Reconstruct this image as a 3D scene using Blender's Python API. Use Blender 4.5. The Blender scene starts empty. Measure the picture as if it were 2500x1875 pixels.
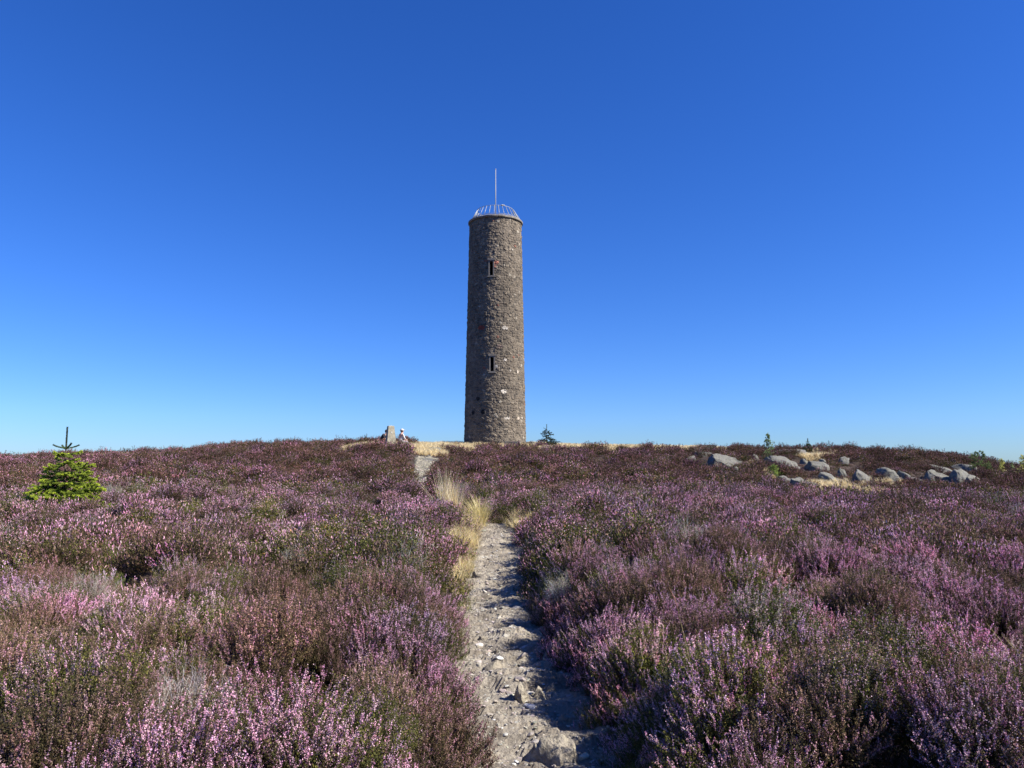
import bpy, bmesh, math, random
import numpy as np
from mathutils import Vector, Matrix

random.seed(7)
RNG = np.random.default_rng(11)
scene = bpy.context.scene
COL = scene.collection

# ------------------------------------------------------------------ camera model
F = 1850.0
EYE = 1.6
PITCH = math.atan((1133 - 937.5) / F)
SP, CP = math.sin(PITCH), math.cos(PITCH)

def trow(row):                       # rise per metre of depth for a photo row
    v = (937.5 - row) / F
    return (SP + v * CP) / (CP - v * SP)

def xcol(px, row=1100):
    v = (937.5 - row) / F
    return (px - 1250) / F / (CP - v * SP)

def zrow(row, d):
    return EYE + d * trow(row)

# ------------------------------------------------------------------ noise
def _h(ix, iy, iz, seed):
    n = (ix.astype(np.int64) * 374761393 + iy.astype(np.int64) * 668265263
         + iz.astype(np.int64) * 2147483647 + seed * 1274126177) & 0xffffffff
    n = ((n ^ (n >> 13)) * 1274126177) & 0xffffffff
    n = ((n ^ (n >> 16)) * 2246822519) & 0xffffffff
    return ((n ^ (n >> 15)) & 0xffffff) / float(0xffffff)

def vnoise(x, y, z=None, seed=0):
    x = np.asarray(x, float); y = np.asarray(y, float)
    z = np.zeros_like(x) if z is None else np.asarray(z, float)
    ix, iy, iz = np.floor(x), np.floor(y), np.floor(z)
    fx, fy, fz = x - ix, y - iy, z - iz
    fx, fy, fz = [t * t * t * (t * (t * 6 - 15) + 10) for t in (fx, fy, fz)]
    r = 0
    for a in (0, 1):
        for b in (0, 1):
            for c in (0, 1):
                w = (fx if a else 1 - fx) * (fy if b else 1 - fy) * (fz if c else 1 - fz)
                r = r + w * _h(ix + a, iy + b, iz + c, seed)
    return r * 2 - 1

def fbm(x, y, z=None, seed=0, octs=4, gain=.5):
    r = 0; a = 1; s = 0; f = 1
    for o in range(octs):
        r = r + a * vnoise(np.asarray(x) * f, np.asarray(y) * f, None if z is None else np.asarray(z) * f, seed + o * 17)
        s += a; a *= gain; f *= 2.03
    return r / s

def sstep(a, b, x):
    t = np.clip((x - a) / (b - a), 0, 1)
    return t * t * (3 - 2 * t)

# ------------------------------------------------------------------ terrain
HH = .38
DS = [20, 26, 32, 38, 44, 50, 56, 62, 70, 85]
TAB = {
    -400: [1242, 1210, 1184, 1167, 1150, 1136, 1126, 1126, 1132, 1154],
    0: [1240, 1207, 1180, 1162, 1144, 1129, 1118, 1119, 1124, 1142],
    200: [1238, 1204, 1176, 1157, 1137, 1121, 1109, 1109, 1114, 1134],
    400: [1238, 1203, 1173, 1152, 1131, 1114, 1103, 1104, 1108, 1124],
    600: [1238, 1203, 1171, 1147, 1122, 1102, 1087, 1087, 1092, 1109],
    800: [1238, 1203, 1170, 1145, 1117, 1091, 1081, 1083, 1089, 1106],
    950:  [1238, 1203, 1170, 1142, 1090, 1073, 1074, 1076, 1082, 1100],
    1040: [1238, 1203, 1170, 1143, 1110, 1084, 1078, 1076, 1082, 1100],
    1150: [1238, 1203, 1170, 1146, 1124, 1105, 1090, 1076, 1080, 1098],
    1300: [1238, 1203, 1171, 1147, 1126, 1106, 1092, 1076, 1080, 1098],
    1500: [1236, 1203, 1173, 1148, 1126, 1106, 1094, 1082, 1086, 1102],
    1700: [1230, 1206, 1180, 1154, 1124, 1100, 1095, 1084, 1090, 1106],
    1900: [1224, 1222, 1194, 1162, 1126, 1099, 1099, 1101, 1107, 1122],
    2050: [1230, 1235, 1207, 1167, 1127, 1093, 1097, 1101, 1108, 1124],
    2200: [1239, 1243, 1216, 1174, 1133, 1102, 1106, 1110, 1116, 1132],
    2330: [1240, 1245, 1221, 1182, 1144, 1114, 1120, 1124, 1130, 1146],
    2500: [1231, 1240, 1224, 1192, 1163, 1141, 1147, 1150, 1156, 1170],
    2900: [1231, 1244, 1230, 1206, 1186, 1172, 1172, 1176, 1182, 1196],
}
_us = np.array([(p - 1250) / F for p in sorted(TAB)])
_ds = np.array([-1e4, 14.0] + DS + [140, 500, 3000, 9000], float)
_zt = []
for p in sorted(TAB):
    zs = [zrow(r, d) - HH for r, d in zip(TAB[p], DS)]
    _zt.append([0, 0] + zs + [zs[-1] - 9, -60, -130, -130])
_zt = np.array(_zt)

def _smooth_base(x, y):
    x = np.asarray(x, float); y = np.asarray(y, float)
    d = np.maximum(y, 8.0)
    u = np.clip(x / d, _us[0] + 1e-6, _us[-1] - 1e-6)
    j = np.clip(np.searchsorted(_us, u) - 1, 0, len(_us) - 2)
    t = (u - _us[j]) / (_us[j + 1] - _us[j]); t = t * t * (3 - 2 * t)
    yy = np.clip(y, -9999, 8999)
    i = np.clip(np.searchsorted(_ds, yy) - 1, 0, len(_ds) - 2)
    s = (yy - _ds[i]) / (_ds[i + 1] - _ds[i])
    a = _zt[j, i] * (1 - s) + _zt[j, i + 1] * s
    b = _zt[j + 1, i] * (1 - s) + _zt[j + 1, i + 1] * s
    return a * (1 - t) + b * t

PCY = np.array([-6, 0, 2.5, 4.1, 5.2, 6.3, 8.1, 11, 15, 17.5, 19, 21, 25, 30, 35, 38, 44, 50, 58, 70])
PCX = np.array([1.2, .70, .38, .18, .03, -.02, -.11, -.21, -.27, -.30, -.85, -1.7, -2.6, -3.4, -4.25, -4.55, -4.95, -5.6, -6.2, -7.5])
PHW = np.array([.38, .38, .37, .37, .38, .39, .41, .43, .47, .50, .38, .16, .12, .14, .24, .30, .60, .5, .5, .5])

def path_c(y): return np.interp(y, PCY, PCX)
def path_w(y): return np.interp(y, PCY, PHW)

def terrain(x, y):
    x = np.asarray(x, float); y = np.asarray(y, float)
    z = (_smooth_base(x, y) + _smooth_base(x, y - 1.2) + _smooth_base(x, y + 1.2)) / 3
    r = np.hypot(x, y)
    pd = np.abs(x - path_c(y)) - path_w(y)
    w = sstep(.1, 1.2, pd) * np.clip(1 - (r - 45) / 30, .25, 1)
    side = np.where(x > path_c(y), .14 + .16 * sstep(4.4, 6.5, y) * sstep(18, 13, y), .11)
    mound = .25 * fbm(x / 1.9, y / 1.9, seed=5, octs=3) + .05 * fbm(x / .8, y / .8, seed=9, octs=2)
    near = np.clip(1 - (y - 30) / 20, .3, 1)
    z = z + w * mound + side * sstep(-.05, .4, pd) * near - .17 * near * 0
    return z

# rows below where heather top hits the ray
def ground_hit(px, row, off=0.0, dmin=3.0, dmax=90.0):
    d = np.arange(dmin, dmax, .05)
    x = d * xcol(px, row)
    zt = terrain(x, d) + off
    zr = zrow(row, d)
    k = np.where(zt >= zr)[0]
    if len(k) == 0: i = int(np.argmin(zr - zt))
    else: i = int(k[0])
    return float(x[i]), float(d[i])

# ------------------------------------------------------------------ helpers
def link(o, parent=None):
    COL.objects.link(o)
    if parent: o.parent = parent
    return o

def tag(o, label=None, cat=None, group=None, kind=None):
    if label: o['label'] = label
    if cat: o['category'] = cat
    if group: o['group'] = group
    if kind: o['kind'] = kind
    return o

def empty(name, loc, rz=0, **kw):
    o = bpy.data.objects.new(name, None)
    o.location = loc; o.rotation_euler = (0, 0, rz); o.empty_display_size = .3
    link(o); tag(o, **kw)
    return o

def mesh_np(name, verts, faces, mat, cols=None, smooth=False):
    me = bpy.data.meshes.new(name)
    verts = np.asarray(verts, np.float32).reshape(-1, 3)
    faces = np.asarray(faces, np.int32)
    n, k = faces.shape
    me.vertices.add(len(verts)); me.vertices.foreach_set('co', verts.ravel())
    me.loops.add(n * k); me.loops.foreach_set('vertex_index', faces.ravel())
    me.polygons.add(n)
    me.polygons.foreach_set('loop_start', np.arange(0, n * k, k, dtype=np.int32))
    me.polygons.foreach_set('use_smooth', np.full(n, smooth))
    if cols is not None:
        cols = np.asarray(cols, np.float32)
        dom = 'POINT' if len(cols) == len(verts) else 'CORNER'
        if dom == 'CORNER' and len(cols) == n: cols = np.repeat(cols, k, axis=0)
        a = me.color_attributes.new('Col', 'FLOAT_COLOR', dom)
        c4 = np.ones((len(cols), 4), np.float32); c4[:, :3] = cols
        a.data.foreach_set('color', c4.ravel())
    if mat: me.materials.append(mat)
    me.update(calc_edges=True)
    return me

def mobj(name, me, parent=None, loc=None):
    o = bpy.data.objects.new(name, me)
    if loc is not None: o.location = loc
    return link(o, parent)

def bm_obj(name, bm, mat, parent=None, smooth=False):
    me = bpy.data.meshes.new(name)
    bm.normal_update(); bm.to_mesh(me); bm.free()
    me.materials.append(mat)
    if smooth:
        for p in me.polygons: p.use_smooth = True
    return mobj(name, me, parent)

def tube(bm, pts, radii, seg=8, caps=True):
    pts = [Vector(p) for p in pts]
    if not hasattr(radii, '__len__'): radii = [radii] * len(pts)
    rings = []; up = None
    for i, p in enumerate(pts):
        t = (pts[min(i + 1, len(pts) - 1)] - pts[max(i - 1, 0)]).normalized()
        if up is None:
            up = Vector((0, 0, 1)) if abs(t.z) < .9 else Vector((1, 0, 0))
        a = t.cross(up).normalized(); b = a.cross(t).normalized(); up = b
        rings.append([bm.verts.new(p + radii[i] * (a * math.cos(2 * math.pi * k / seg) + b * math.sin(2 * math.pi * k / seg))) for k in range(seg)])
    for r0, r1 in zip(rings, rings[1:]):
        for k in range(seg):
            bm.faces.new((r0[k], r0[(k + 1) % seg], r1[(k + 1) % seg], r1[k]))
    if caps:
        bm.faces.new(rings[0][::-1]); bm.faces.new(rings[-1])

# ------------------------------------------------------------------ materials
def new_mat(name):
    m = bpy.data.materials.new(name); m.use_nodes = True
    nt = m.node_tree
    for n in list(nt.nodes): nt.nodes.remove(n)
    out = nt.nodes.new('ShaderNodeOutputMaterial')
    b = nt.nodes.new('ShaderNodeBsdfPrincipled')
    nt.links.new(b.outputs[0], out.inputs[0])
    b.inputs['Roughness'].default_value = .85
    b.inputs['Specular IOR Level'].default_value = .2
    return m, nt, b, out

def ramp(nt, fac, stops):
    r = nt.nodes.new('ShaderNodeValToRGB')
    e = r.color_ramp.elements
    while len(e) < len(stops): e.new(.5)
    for k, (p, c) in enumerate(stops):
        e[k].position = p; e[k].color = (*c, 1)
    nt.links.new(fac, r.inputs[0])
    return r.outputs[0]

def noise(nt, scale, detail=6, rough=.6, vec=None, dist=0):
    n = nt.nodes.new('ShaderNodeTexNoise')
    n.inputs['Scale'].default_value = scale; n.inputs['Detail'].default_value = detail
    n.inputs['Roughness'].default_value = rough; n.inputs['Distortion'].default_value = dist
    if vec: nt.links.new(vec, n.inputs['Vector'])
    return n.outputs['Fac']

def mixc(nt, fac, a, b, mode='MIX'):
    m = nt.nodes.new('ShaderNodeMix'); m.data_type = 'RGBA'; m.blend_type = mode
    for s, v in ((m.inputs[0], fac), (m.inputs[6], a), (m.inputs[7], b)):
        if hasattr(v, 'links') or isinstance(v, bpy.types.NodeSocket): nt.links.new(v, s)
        elif isinstance(v, tuple): s.default_value = (*v, 1)
        else: s.default_value = v
    return m.outputs[2]

def bump(nt, b, h, strength=.5, dist=.02):
    n = nt.nodes.new('ShaderNodeBump')
    n.inputs['Strength'].default_value = strength; n.inputs['Distance'].default_value = dist
    nt.links.new(h, n.inputs['Height']); nt.links.new(n.outputs[0], b.inputs['Normal'])

def coords(nt, kind='Object'):
    return nt.nodes.new('ShaderNodeTexCoord').outputs[kind]

def mat_plain(name, col, rough=.8, var=.25, scale=8, metal=0):
    m, nt, b, _ = new_mat(name)
    v = coords(nt)
    f = noise(nt, scale, vec=v)
    lo = tuple(c * (1 - var) for c in col); hi = tuple(min(1, c * (1 + var)) for c in col)
    nt.links.new(ramp(nt, f, [(.3, lo), (.7, hi)]), b.inputs['Base Color'])
    b.inputs['Roughness'].default_value = rough; b.inputs['Metallic'].default_value = metal
    return m

def mat_attr(name, trans=.25, inst=False, rough=.8):
    m, nt, b, out = new_mat(name)
    a = nt.nodes.new('ShaderNodeAttribute'); a.attribute_name = 'Col'
    c = a.outputs['Color']
    if inst:
        t = nt.nodes.new('ShaderNodeAttribute'); t.attribute_type = 'INSTANCER'; t.attribute_name = 'tint'
        c = mixc(nt, 1.0, c, t.outputs['Color'], 'MULTIPLY')
    nt.links.new(c, b.inputs['Base Color'])
    b.inputs['Roughness'].default_value = rough
    if trans > 0:
        tr = nt.nodes.new('ShaderNodeBsdfTranslucent'); nt.links.new(c, tr.inputs['Color'])
        mx = nt.nodes.new('ShaderNodeMixShader'); mx.inputs[0].default_value = trans
        nt.links.new(b.outputs[0], mx.inputs[1]); nt.links.new(tr.outputs[0], mx.inputs[2])
        nt.links.new(mx.outputs[0], out.inputs[0])
    return m

M = {}
M['heather'] = mat_attr('heather_foliage', .12, True)
M['grass'] = mat_attr('dry_grass_blades', .3, True)
M['leaf'] = mat_attr('tree_foliage', .45, False)
M['bark'] = mat_plain('bark', (.10, .07, .05), scale=30)

m, nt, b, _ = new_mat('peat_ground')
v = coords(nt)
f = noise(nt, 3, 8, .65, v); f2 = noise(nt, .35, 4, .6, v)
c1 = ramp(nt, f, [(.35, (.022, .016, .011)), (.6, (.05, .036, .026)), (.8, (.09, .07, .05))])
c2 = ramp(nt, f, [(.35, (.06, .045, .035)), (.7, (.12, .085, .075))])
nt.links.new(mixc(nt, ramp(nt, f2, [(.4, (0, 0, 0)), (.6, (1, 1, 1))]), c1, c2), b.inputs['Base Color'])
bump(nt, b, f, .8, .05); M['peat'] = m

m, nt, b, _ = new_mat('path_grit')
v = coords(nt)
f = noise(nt, 2.2, 8, .65, v, .6); g = noise(nt, 45, 6, .7, v); h = noise(nt, 9, 6, .65, v, .4)
c = ramp(nt, f, [(.3, (.19, .165, .135)), (.5, (.33, .295, .24)), (.68, (.47, .43, .355))])
c = mixc(nt, .55, c, ramp(nt, g, [(.3, (.30, .26, .22)), (.5, (.75, .74, .72)), (.7, (1, 1, 1))]), 'MULTIPLY')
c = mixc(nt, .5, c, ramp(nt, h, [(.38, (.45, .4, .36)), (.52, (1, 1, 1))]), 'MULTIPLY')
nt.links.new(c, b.inputs['Base Color'])
ad = nt.nodes.new('ShaderNodeMath'); nt.links.new(g, ad.inputs[0]); nt.links.new(h, ad.inputs[1])
bump(nt, b, ad.outputs[0], .9, .025); M['path'] = m

def mat_rock(name, tint=(1, 1, 1), lichc=(.20, .195, .145)):
    m, nt, b, _ = new_mat(name)
    v = coords(nt)
    f = noise(nt, 3.0, 9, .65, v, .5); g = noise(nt, 11, 7, .7, v); h = noise(nt, 40, 5, .7, v)
    c = ramp(nt, f, [(.28, tuple(.075 * t for t in tint)), (.48, tuple(.145 * t for t in tint)), (.72, tuple(.225 * t for t in tint))])
    lich = ramp(nt, g, [(.47, (0, 0, 0)), (.6, (1, 1, 1))])
    c = mixc(nt, lich, c, lichc)
    dark = ramp(nt, h, [(.32, (.4, .38, .35)), (.5, (1, 1, 1))])
    c = mixc(nt, .7, c, dark, 'MULTIPLY')
    nt.links.new(c, b.inputs['Base Color'])
    ad = nt.nodes.new('ShaderNodeMath'); nt.links.new(g, ad.inputs[0]); nt.links.new(f, ad.inputs[1])
    bump(nt, b, ad.outputs[0], .9, .06)
    return m
M['rock'] = mat_rock('lichen_rock', (1, .98, .92))
M['rock_warm'] = mat_rock('path_rock', (2.15, 1.9, 1.5), (.42, .38, .29))

M['rock_path'] = mat_rock('worn_path_rock', (1.3, 1.2, .98), (.34, .31, .22))

m, nt, b, _ = new_mat('tower_rubble')
a = nt.nodes.new('ShaderNodeAttribute'); a.attribute_name = 'Col'
v = coords(nt)
f = noise(nt, 9, 6, .7, v)
c = mixc(nt, .75, a.outputs['Color'], ramp(nt, f, [(.3, (.6, .58, .55)), (.6, (1, 1, 1)), (.8, (1.2, 1.17, 1.1))]), 'MULTIPLY')
nt.links.new(c, b.inputs['Base Color']); bump(nt, b, f, .8, .06)
b.inputs['Roughness'].default_value = .95; M['tower'] = m
M['coping'] = mat_plain('coping_granite', (.22, .20, .17), var=.35, scale=5)
M['jamb'] = mat_plain('window_jamb', (.20, .18, .155), scale=6)
M['dark'] = mat_plain('black_shade', (.006, .006, .006), rough=1)  # black colour standing in for the unlit tower inside
M['galv'] = mat_plain('galvanised_steel', (.33, .35, .35), rough=.45, var=.1, metal=.15)
M['pole'] = mat_plain('pole_paint', (.36, .37, .37), rough=.4, var=.08)
M['concrete'] = mat_plain('weathered_concrete', (.30, .27, .20), var=.35, scale=7)
M['brass'] = mat_plain('bracket_metal', (.6, .58, .5), rough=.4)
M['skin'] = mat_plain('skin', (.55, .33, .25), var=.06)
M['white_cloth'] = mat_plain('white_cloth', (.58, .53, .52), var=.08)
M['dark_cloth'] = mat_plain('dark_cloth', (.025, .027, .035), var=.2)
M['rust_cloth'] = mat_plain('rust_cloth', (.33, .16, .10), var=.15)
M['grey_cloth'] = mat_plain('grey_cloth', (.24, .22, .22), var=.15)
M['hair'] = mat_plain('brown_hair', (.05, .03, .02), var=.3)

# ------------------------------------------------------------------ ground sheet
def graded(lo, hi, near, step, grow):
    out = [0.0]; s = step
    while out[-1] < hi:
        if out[-1] > near: s *= grow
        out.append(out[-1] + s)
    neg = [0.0]; s = step; nl = near if lo < -near else -lo * .3
    while neg[-1] > lo:
        if -neg[-1] > nl: s *= grow
        neg.append(neg[-1] - s)
    return np.array(neg[::-1][:-1] + out)
gx = graded(-9000, 9000, 7, .12, 1.022)
gy = graded(-9000, 9000, 26, .14, 1.03)
X, Y = np.meshgrid(gx, gy)
Z = terrain(X.ravel(), Y.ravel())
nx, ny = len(gx), len(gy)
ii = (np.arange(ny - 1)[:, None] * nx + np.arange(nx - 1)[None, :]).ravel()
faces = np.stack([ii, ii + 1, ii + nx + 1, ii + nx], 1)
me = mesh_np('ground', np.stack([X.ravel(), Y.ravel(), Z], 1), faces, M['peat'], smooth=True)
tag(mobj('ground', me), 'dark peaty moorland ground rising under the heather to the hilltop', kind='structure')

# path sheet (grit, with shelves and small stones in relief)
def relief(x, y):
    n = .030 * fbm(x * 2.2, y * 3.0, seed=21, octs=3)
    st = fbm(x * 3.2, y * 5.5, seed=33, octs=3)
    st = np.floor((st + .5) * 5 + .15 * fbm(x * 20, y * 20, seed=3, octs=2)) / 5 * .075
    g = .010 * np.abs(fbm(x * 14, y * 14, seed=41, octs=3)) + .008 * fbm(x * 40, y * 40, seed=43, octs=2)
    return n * 1.2 + st * 1.1 + g * .85

def path_sheet(name, y0, y1, dy, nw, label, extra=.18, mat='path'):
    ys = np.arange(y0, y1, dy); t = np.linspace(-1, 1, nw)
    w = path_w(ys) + extra
    Xp = path_c(ys)[:, None] + w[:, None] * t[None, :]
    Yp = np.repeat(ys[:, None], nw, 1)
    e = sstep(1.0, .72, np.abs(t))[None, :]
    base = terrain(Xp.ravel(), Yp.ravel()).reshape(Xp.shape)
    mid = terrain(path_c(ys), ys)[:, None]
    b2 = np.minimum(base, mid + .06 + 0 * base) if False else base
    Zp = b2 + .030 + e * relief(Xp.ravel(), Yp.ravel()).reshape(Xp.shape) - (1 - e) * .05
    n, k = Xp.shape
    ii = (np.arange(n - 1)[:, None] * k + np.arange(k - 1)[None, :]).ravel()
    fc = np.stack([ii, ii + 1, ii + k + 1, ii + k], 1)
    me = mesh_np(name, np.stack([Xp.ravel(), Yp.ravel(), Zp.ravel()], 1), fc, M[mat], smooth=False)
    tag(mobj(name, me), label, kind='structure')
path_sheet('path', -3, 22, .022, 64, 'narrow pale stony path worn through the heather towards the tower')
path_sheet('path', 34, 45.5, .05, 36, 'far stretch of the worn path climbing to the hilltop', .12, 'rock_path')

# ------------------------------------------------------------------ rocks
ROCKS = []     # (x, y, rx, ry) footprints

def rock_mesh(seed, sub=4, cuts=13, rough=.24, boxy=.2, slab=False):
    r = np.random.default_rng(seed)
    bm = bmesh.new(); bmesh.ops.create_icosphere(bm, subdivisions=sub, radius=1)
    P = np.array([v.co[:] for v in bm.verts])
    F_ = np.array([[v.index for v in f.verts] for f in bm.faces]); bm.free()
    P = np.sign(P) * np.abs(P) ** (1 - boxy)
    if slab:
        n = np.array([r.uniform(-.05, .28), -r.uniform(.15, .4), 1.]); n /= np.linalg.norm(n)
        P -= np.clip(P @ n - .40, 0, None)[:, None] * n * .9
    for k in range(cuts):
        n = r.normal(size=3); n[2] = abs(n[2]) * 1.1; n /= np.linalg.norm(n)
        h = r.uniform(.42, .85)
        dd = P @ n - h; P -= np.clip(dd, 0, None)[:, None] * n * .93
    o = r.uniform(0, 50, 3)
    d = rough * fbm(P[:, 0] * 1.4 + o[0], P[:, 1] * 1.4 + o[1], P[:, 2] * 1.4 + o[2], seed, 5, .55)
    crack = np.abs(fbm(P[:, 0] * 1.1 + o[2], P[:, 1] * 1.1 + o[0], P[:, 2] * 3.2, seed + 5, 3))
    d -= .10 * np.exp(-(crack / .035) ** 2)
    lay = P[:, 2] * 4 + P[:, 0] * .8 + .6 * fbm(P[:, 0] * 2, P[:, 1] * 2, seed=seed)
    d -= .05 * (1 - sstep(0, .3, np.abs(lay - np.round(lay))))
    P *= (1 + d)[:, None]
    return P, F_

def rock(px, row, w, h, label, seed, off=.15, mat='rock', tilt=(0, 0), deep=.85, name='boulder', flat=False, group=None, sub=4, emerge=.42, dist=None, cuts=13, boxy=.2):
    x, d = ground_hit(px, row + h / 2, off) if dist is None else (dist * xcol(px, row + h / 2), dist)
    W = w / F * d / 2 * (1.42 if d > 25 else 1.06); H = h / F * d
    D = W * deep
    zt = zrow(row - h / 2 + (h * .14 if d > 25 and h > 12 else 0), d)                   # top of rock
    P, F_ = rock_mesh(seed, sub, 5, .15, .36, True) if d > 25 else rock_mesh(seed, sub, cuts, .24, boxy)
    P[:, 0] /= np.abs(P[:, 0]).max(); P[:, 1] /= np.abs(P[:, 1]).max()
    mx = P[:, 2].max()
    sz = H / emerge / 2 if not flat else max(H / emerge / 2, .05)
    P = P * np.array([W, D, sz / mx])
    if d > 25:
        P = P + np.array([W, D, sz]) * (.22 * fbm(P[:, 0] * 1.6 + seed, P[:, 1] * 1.6, P[:, 2] * 2.2, seed + 60, 3))[:, None]
    me = mesh_np(name, P, F_, M[mat], smooth=True)
    o = mobj(name, me, loc=(x, d + D * .35, zt - sz * .98))
    o.rotation_euler = (tilt[0], tilt[1], random.uniform(-.2, .2))
    tag(o, label, 'rock', group)
    ROCKS.append((x, d + D * .35, W, D))
    return o

RG = 'lichen-covered rocks of the outcrop on the right'
rock(1758, 1118, 74, 27, 'large slanting grey slab, leftmost big rock of the hillside outcrop', 1, tilt=(0, .22), group=RG)
rock(1691, 1119, 18, 15, 'small rounded rock peeping out left of the large slanting slab', 2, group=RG)
rock(1717, 1106, 38, 8, 'thin pale ledge above the left end of the large slanting slab', 3, flat=True, group=RG)
rock(1918, 1122, 70, 27, 'domed grey boulder directly below the rowan sapling', 4, tilt=(0, .15), group=RG)
rock(1925, 1101, 66, 11, 'long flat bedrock hump on the skyline right of the rowan sapling', 5, flat=True, group=RG, deep=.4)
rock(1992, 1132, 46, 15, 'low flat-topped rock under the tiny skyline spruce', 6, group=RG)
rock(1964, 1123, 13, 8, 'small rock wedged between the domed boulder and the flat-topped rock', 7, group=RG)
rock(1920, 1166, 48, 19, 'dark left boulder of the pair lying on the near heather edge', 8, off=.1, group=RG)
rock(1968, 1174, 54, 23, 'pale right boulder of the pair, with a dark notch under it', 9, off=.1, tilt=(0, .12), group=RG)
rock(2020, 1161, 54, 23, 'rough grey rock behind the golden grass tussock', 10, tilt=(0, .2), group=RG)
rock(2063, 1121, 22, 17, 'small upright rock high on the slope amid brown heather', 11, tilt=(0, .4), group=RG)
rock(2053, 1150, 17, 19, 'small leaning pale rock above the golden grass', 12, tilt=(0, .5), group=RG)
rock(2110, 1159, 36, 25, 'knobbly grey rock in the middle of the outcrop slope', 13, tilt=(0, .3), group=RG)
rock(2178, 1154, 48, 26, 'broad slanting slab right of the knobbly rock', 14, tilt=(0, .28), group=RG)
rock(2222, 1158, 46, 19, 'low ragged slab filling the gap between two broader slabs', 15, tilt=(0, .2), group=RG)
rock(2288, 1157, 50, 24, 'dark streaked rock face left of the big pale slab', 16, tilt=(0, .12), group=RG)
rock(2300, 1140, 38, 17, 'smooth pale ledge above the dark streaked rock face', 17, flat=True, group=RG)
rock(2348, 1159, 46, 33, 'big pale sloping slab below the young pine', 18, tilt=(0, .3), group=RG)
rock(2390, 1174, 58, 26, 'long tapering tail of slab running down right of the big pale slab', 19, tilt=(0, .35), group=RG)
rock(2356, 1138, 44, 11, 'thin flat ledge just left of the young pine', 20, flat=True, group=RG)
rock(2461, 1211, 44, 19, 'isolated wedge-shaped rock near the right edge of the picture', 21, tilt=(0, .25), group=RG, off=.1)
rock(2282, 1216, 19, 16, 'small pale rock sunk in brown heather behind the pink near edge', 22, group=RG, off=.2)
rock(2185, 1201, 11, 10, 'little rounded stone in the golden grass at the outcrop foot', 23, group=RG, off=.25)
rock(1845, 1112, 13, 9, 'tiny angular stone left of the rowan sapling', 24, group=RG, off=.35)
rock(2009, 1124, 11, 7, 'tiny rounded stone on top of the flat-topped rock', 25, group=RG, off=.35)
rock(1797, 1141, 8, 5, 'tiny pale stone alone in the heather below the large slanting slab', 26, group=RG, off=.4)
UG = 'worn rocks on the upper path'
rock(1046, 1123, 50, 16, 'broad grey bedrock step across the upper path', 30, dist=44, flat=True, group=UG, deep=.9, off=0)
rock(1025, 1133, 28, 16, 'cracked grey rock at the left of the upper path step', 31, dist=42.5, group=UG, off=0)
rock(1067, 1130, 30, 13, 'low brown rock at the right of the upper path step', 32, dist=42.8, group=UG, off=0)
rock(1047, 1114, 11, 6, 'small pale stone lying on top of the upper path step', 33, dist=46, group=UG, off=0)
rock(1060, 1096, 30, 8, 'grey stone in the golden grass left of the tower', 34, dist=50, group=UG, off=0)
PG = 'stones embedded in the near path'
def prock(px, row, w, h, label, seed, **k):
    k.setdefault('sub', 5); k.setdefault('mat', 'rock_warm'); k.setdefault('group', PG)
    return rock(px, row, w, h, label, seed, off=.03, **k)
prock(1273, 1697, 46, 52, 'pale upright wedge-shaped stone standing in the middle of the path', 40, tilt=(.15, -.25), emerge=.75)
prock(1340, 1850, 140, 96, 'largest pale boulder at the bottom edge of the picture', 141, emerge=.5, cuts=6, boxy=.05)
prock(1247, 1541, 40, 30, 'dark-sided jagged stone at the edge of the path shadow', 42)
prock(1188, 1636, 110, 36, 'wide flat pale bedrock plate on the left of the path', 43, flat=True, deep=.9)
prock(1346, 1680, 44, 24, 'sunlit stone at the shadow edge right of the upright wedge', 44)
prock(1316, 1692, 44, 30, 'shaded stone touching the right side of the upright wedge', 45)
prock(1328, 1596, 40, 58, 'tall narrow stone leaning on the shaded right bank', 46, tilt=(0, .35))
prock(1362, 1640, 34, 40, 'second leaning stone, lower on the shaded right bank', 47, tilt=(0, .4))
prock(1374, 1757, 46, 26, 'flat stone lying fully in shadow on the right of the path', 48)
prock(1283, 1768, 36, 16, 'reddish low stone between the upright wedge and the largest boulder', 49)
prock(1209, 1593, 19, 14, 'small white stone at the tip of a heather shadow', 50)
prock(1166, 1405, 38, 20, 'grey stone on the left verge of the path beside the green grass', 51)
prock(1157, 1421, 17, 18, 'small upright stone just below the grey verge stone', 52)
prock(1238, 1407, 22, 11, 'bright white triangular stone in mid path', 53)
prock(1267, 1418, 22, 9, 'low pale stone at the right side of the path, first below the bend', 54)
prock(1200, 1845, 26, 20, 'rounded stone at the lower left corner of the path', 55)
prock(1398, 1837, 38, 20, 'pale stone right of the largest boulder', 56)
prock(1250, 1320, 12, 8, 'little dark stone near the far end of the visible path', 57)
prock(1245, 1303, 7, 5, 'tiny white stone where the path meets the dark heather', 58)
prock(1230, 1650, 30, 18, 'round pale stone at the right end of the flat bedrock plate', 59)
prock(1155, 1700, 16, 10, 'small stone at the left edge of the path level with the wedge', 60)
prock(1180, 1560, 34, 14, 'thin slab on the left of the path above the bedrock plate', 61, flat=True)
prock(1222, 1480, 30, 10, 'low shelf of stone across the path middle', 62, flat=True)
prock(1250, 1735, 60, 20, 'flat weathered plate just below the upright wedge', 63, flat=True)

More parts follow.
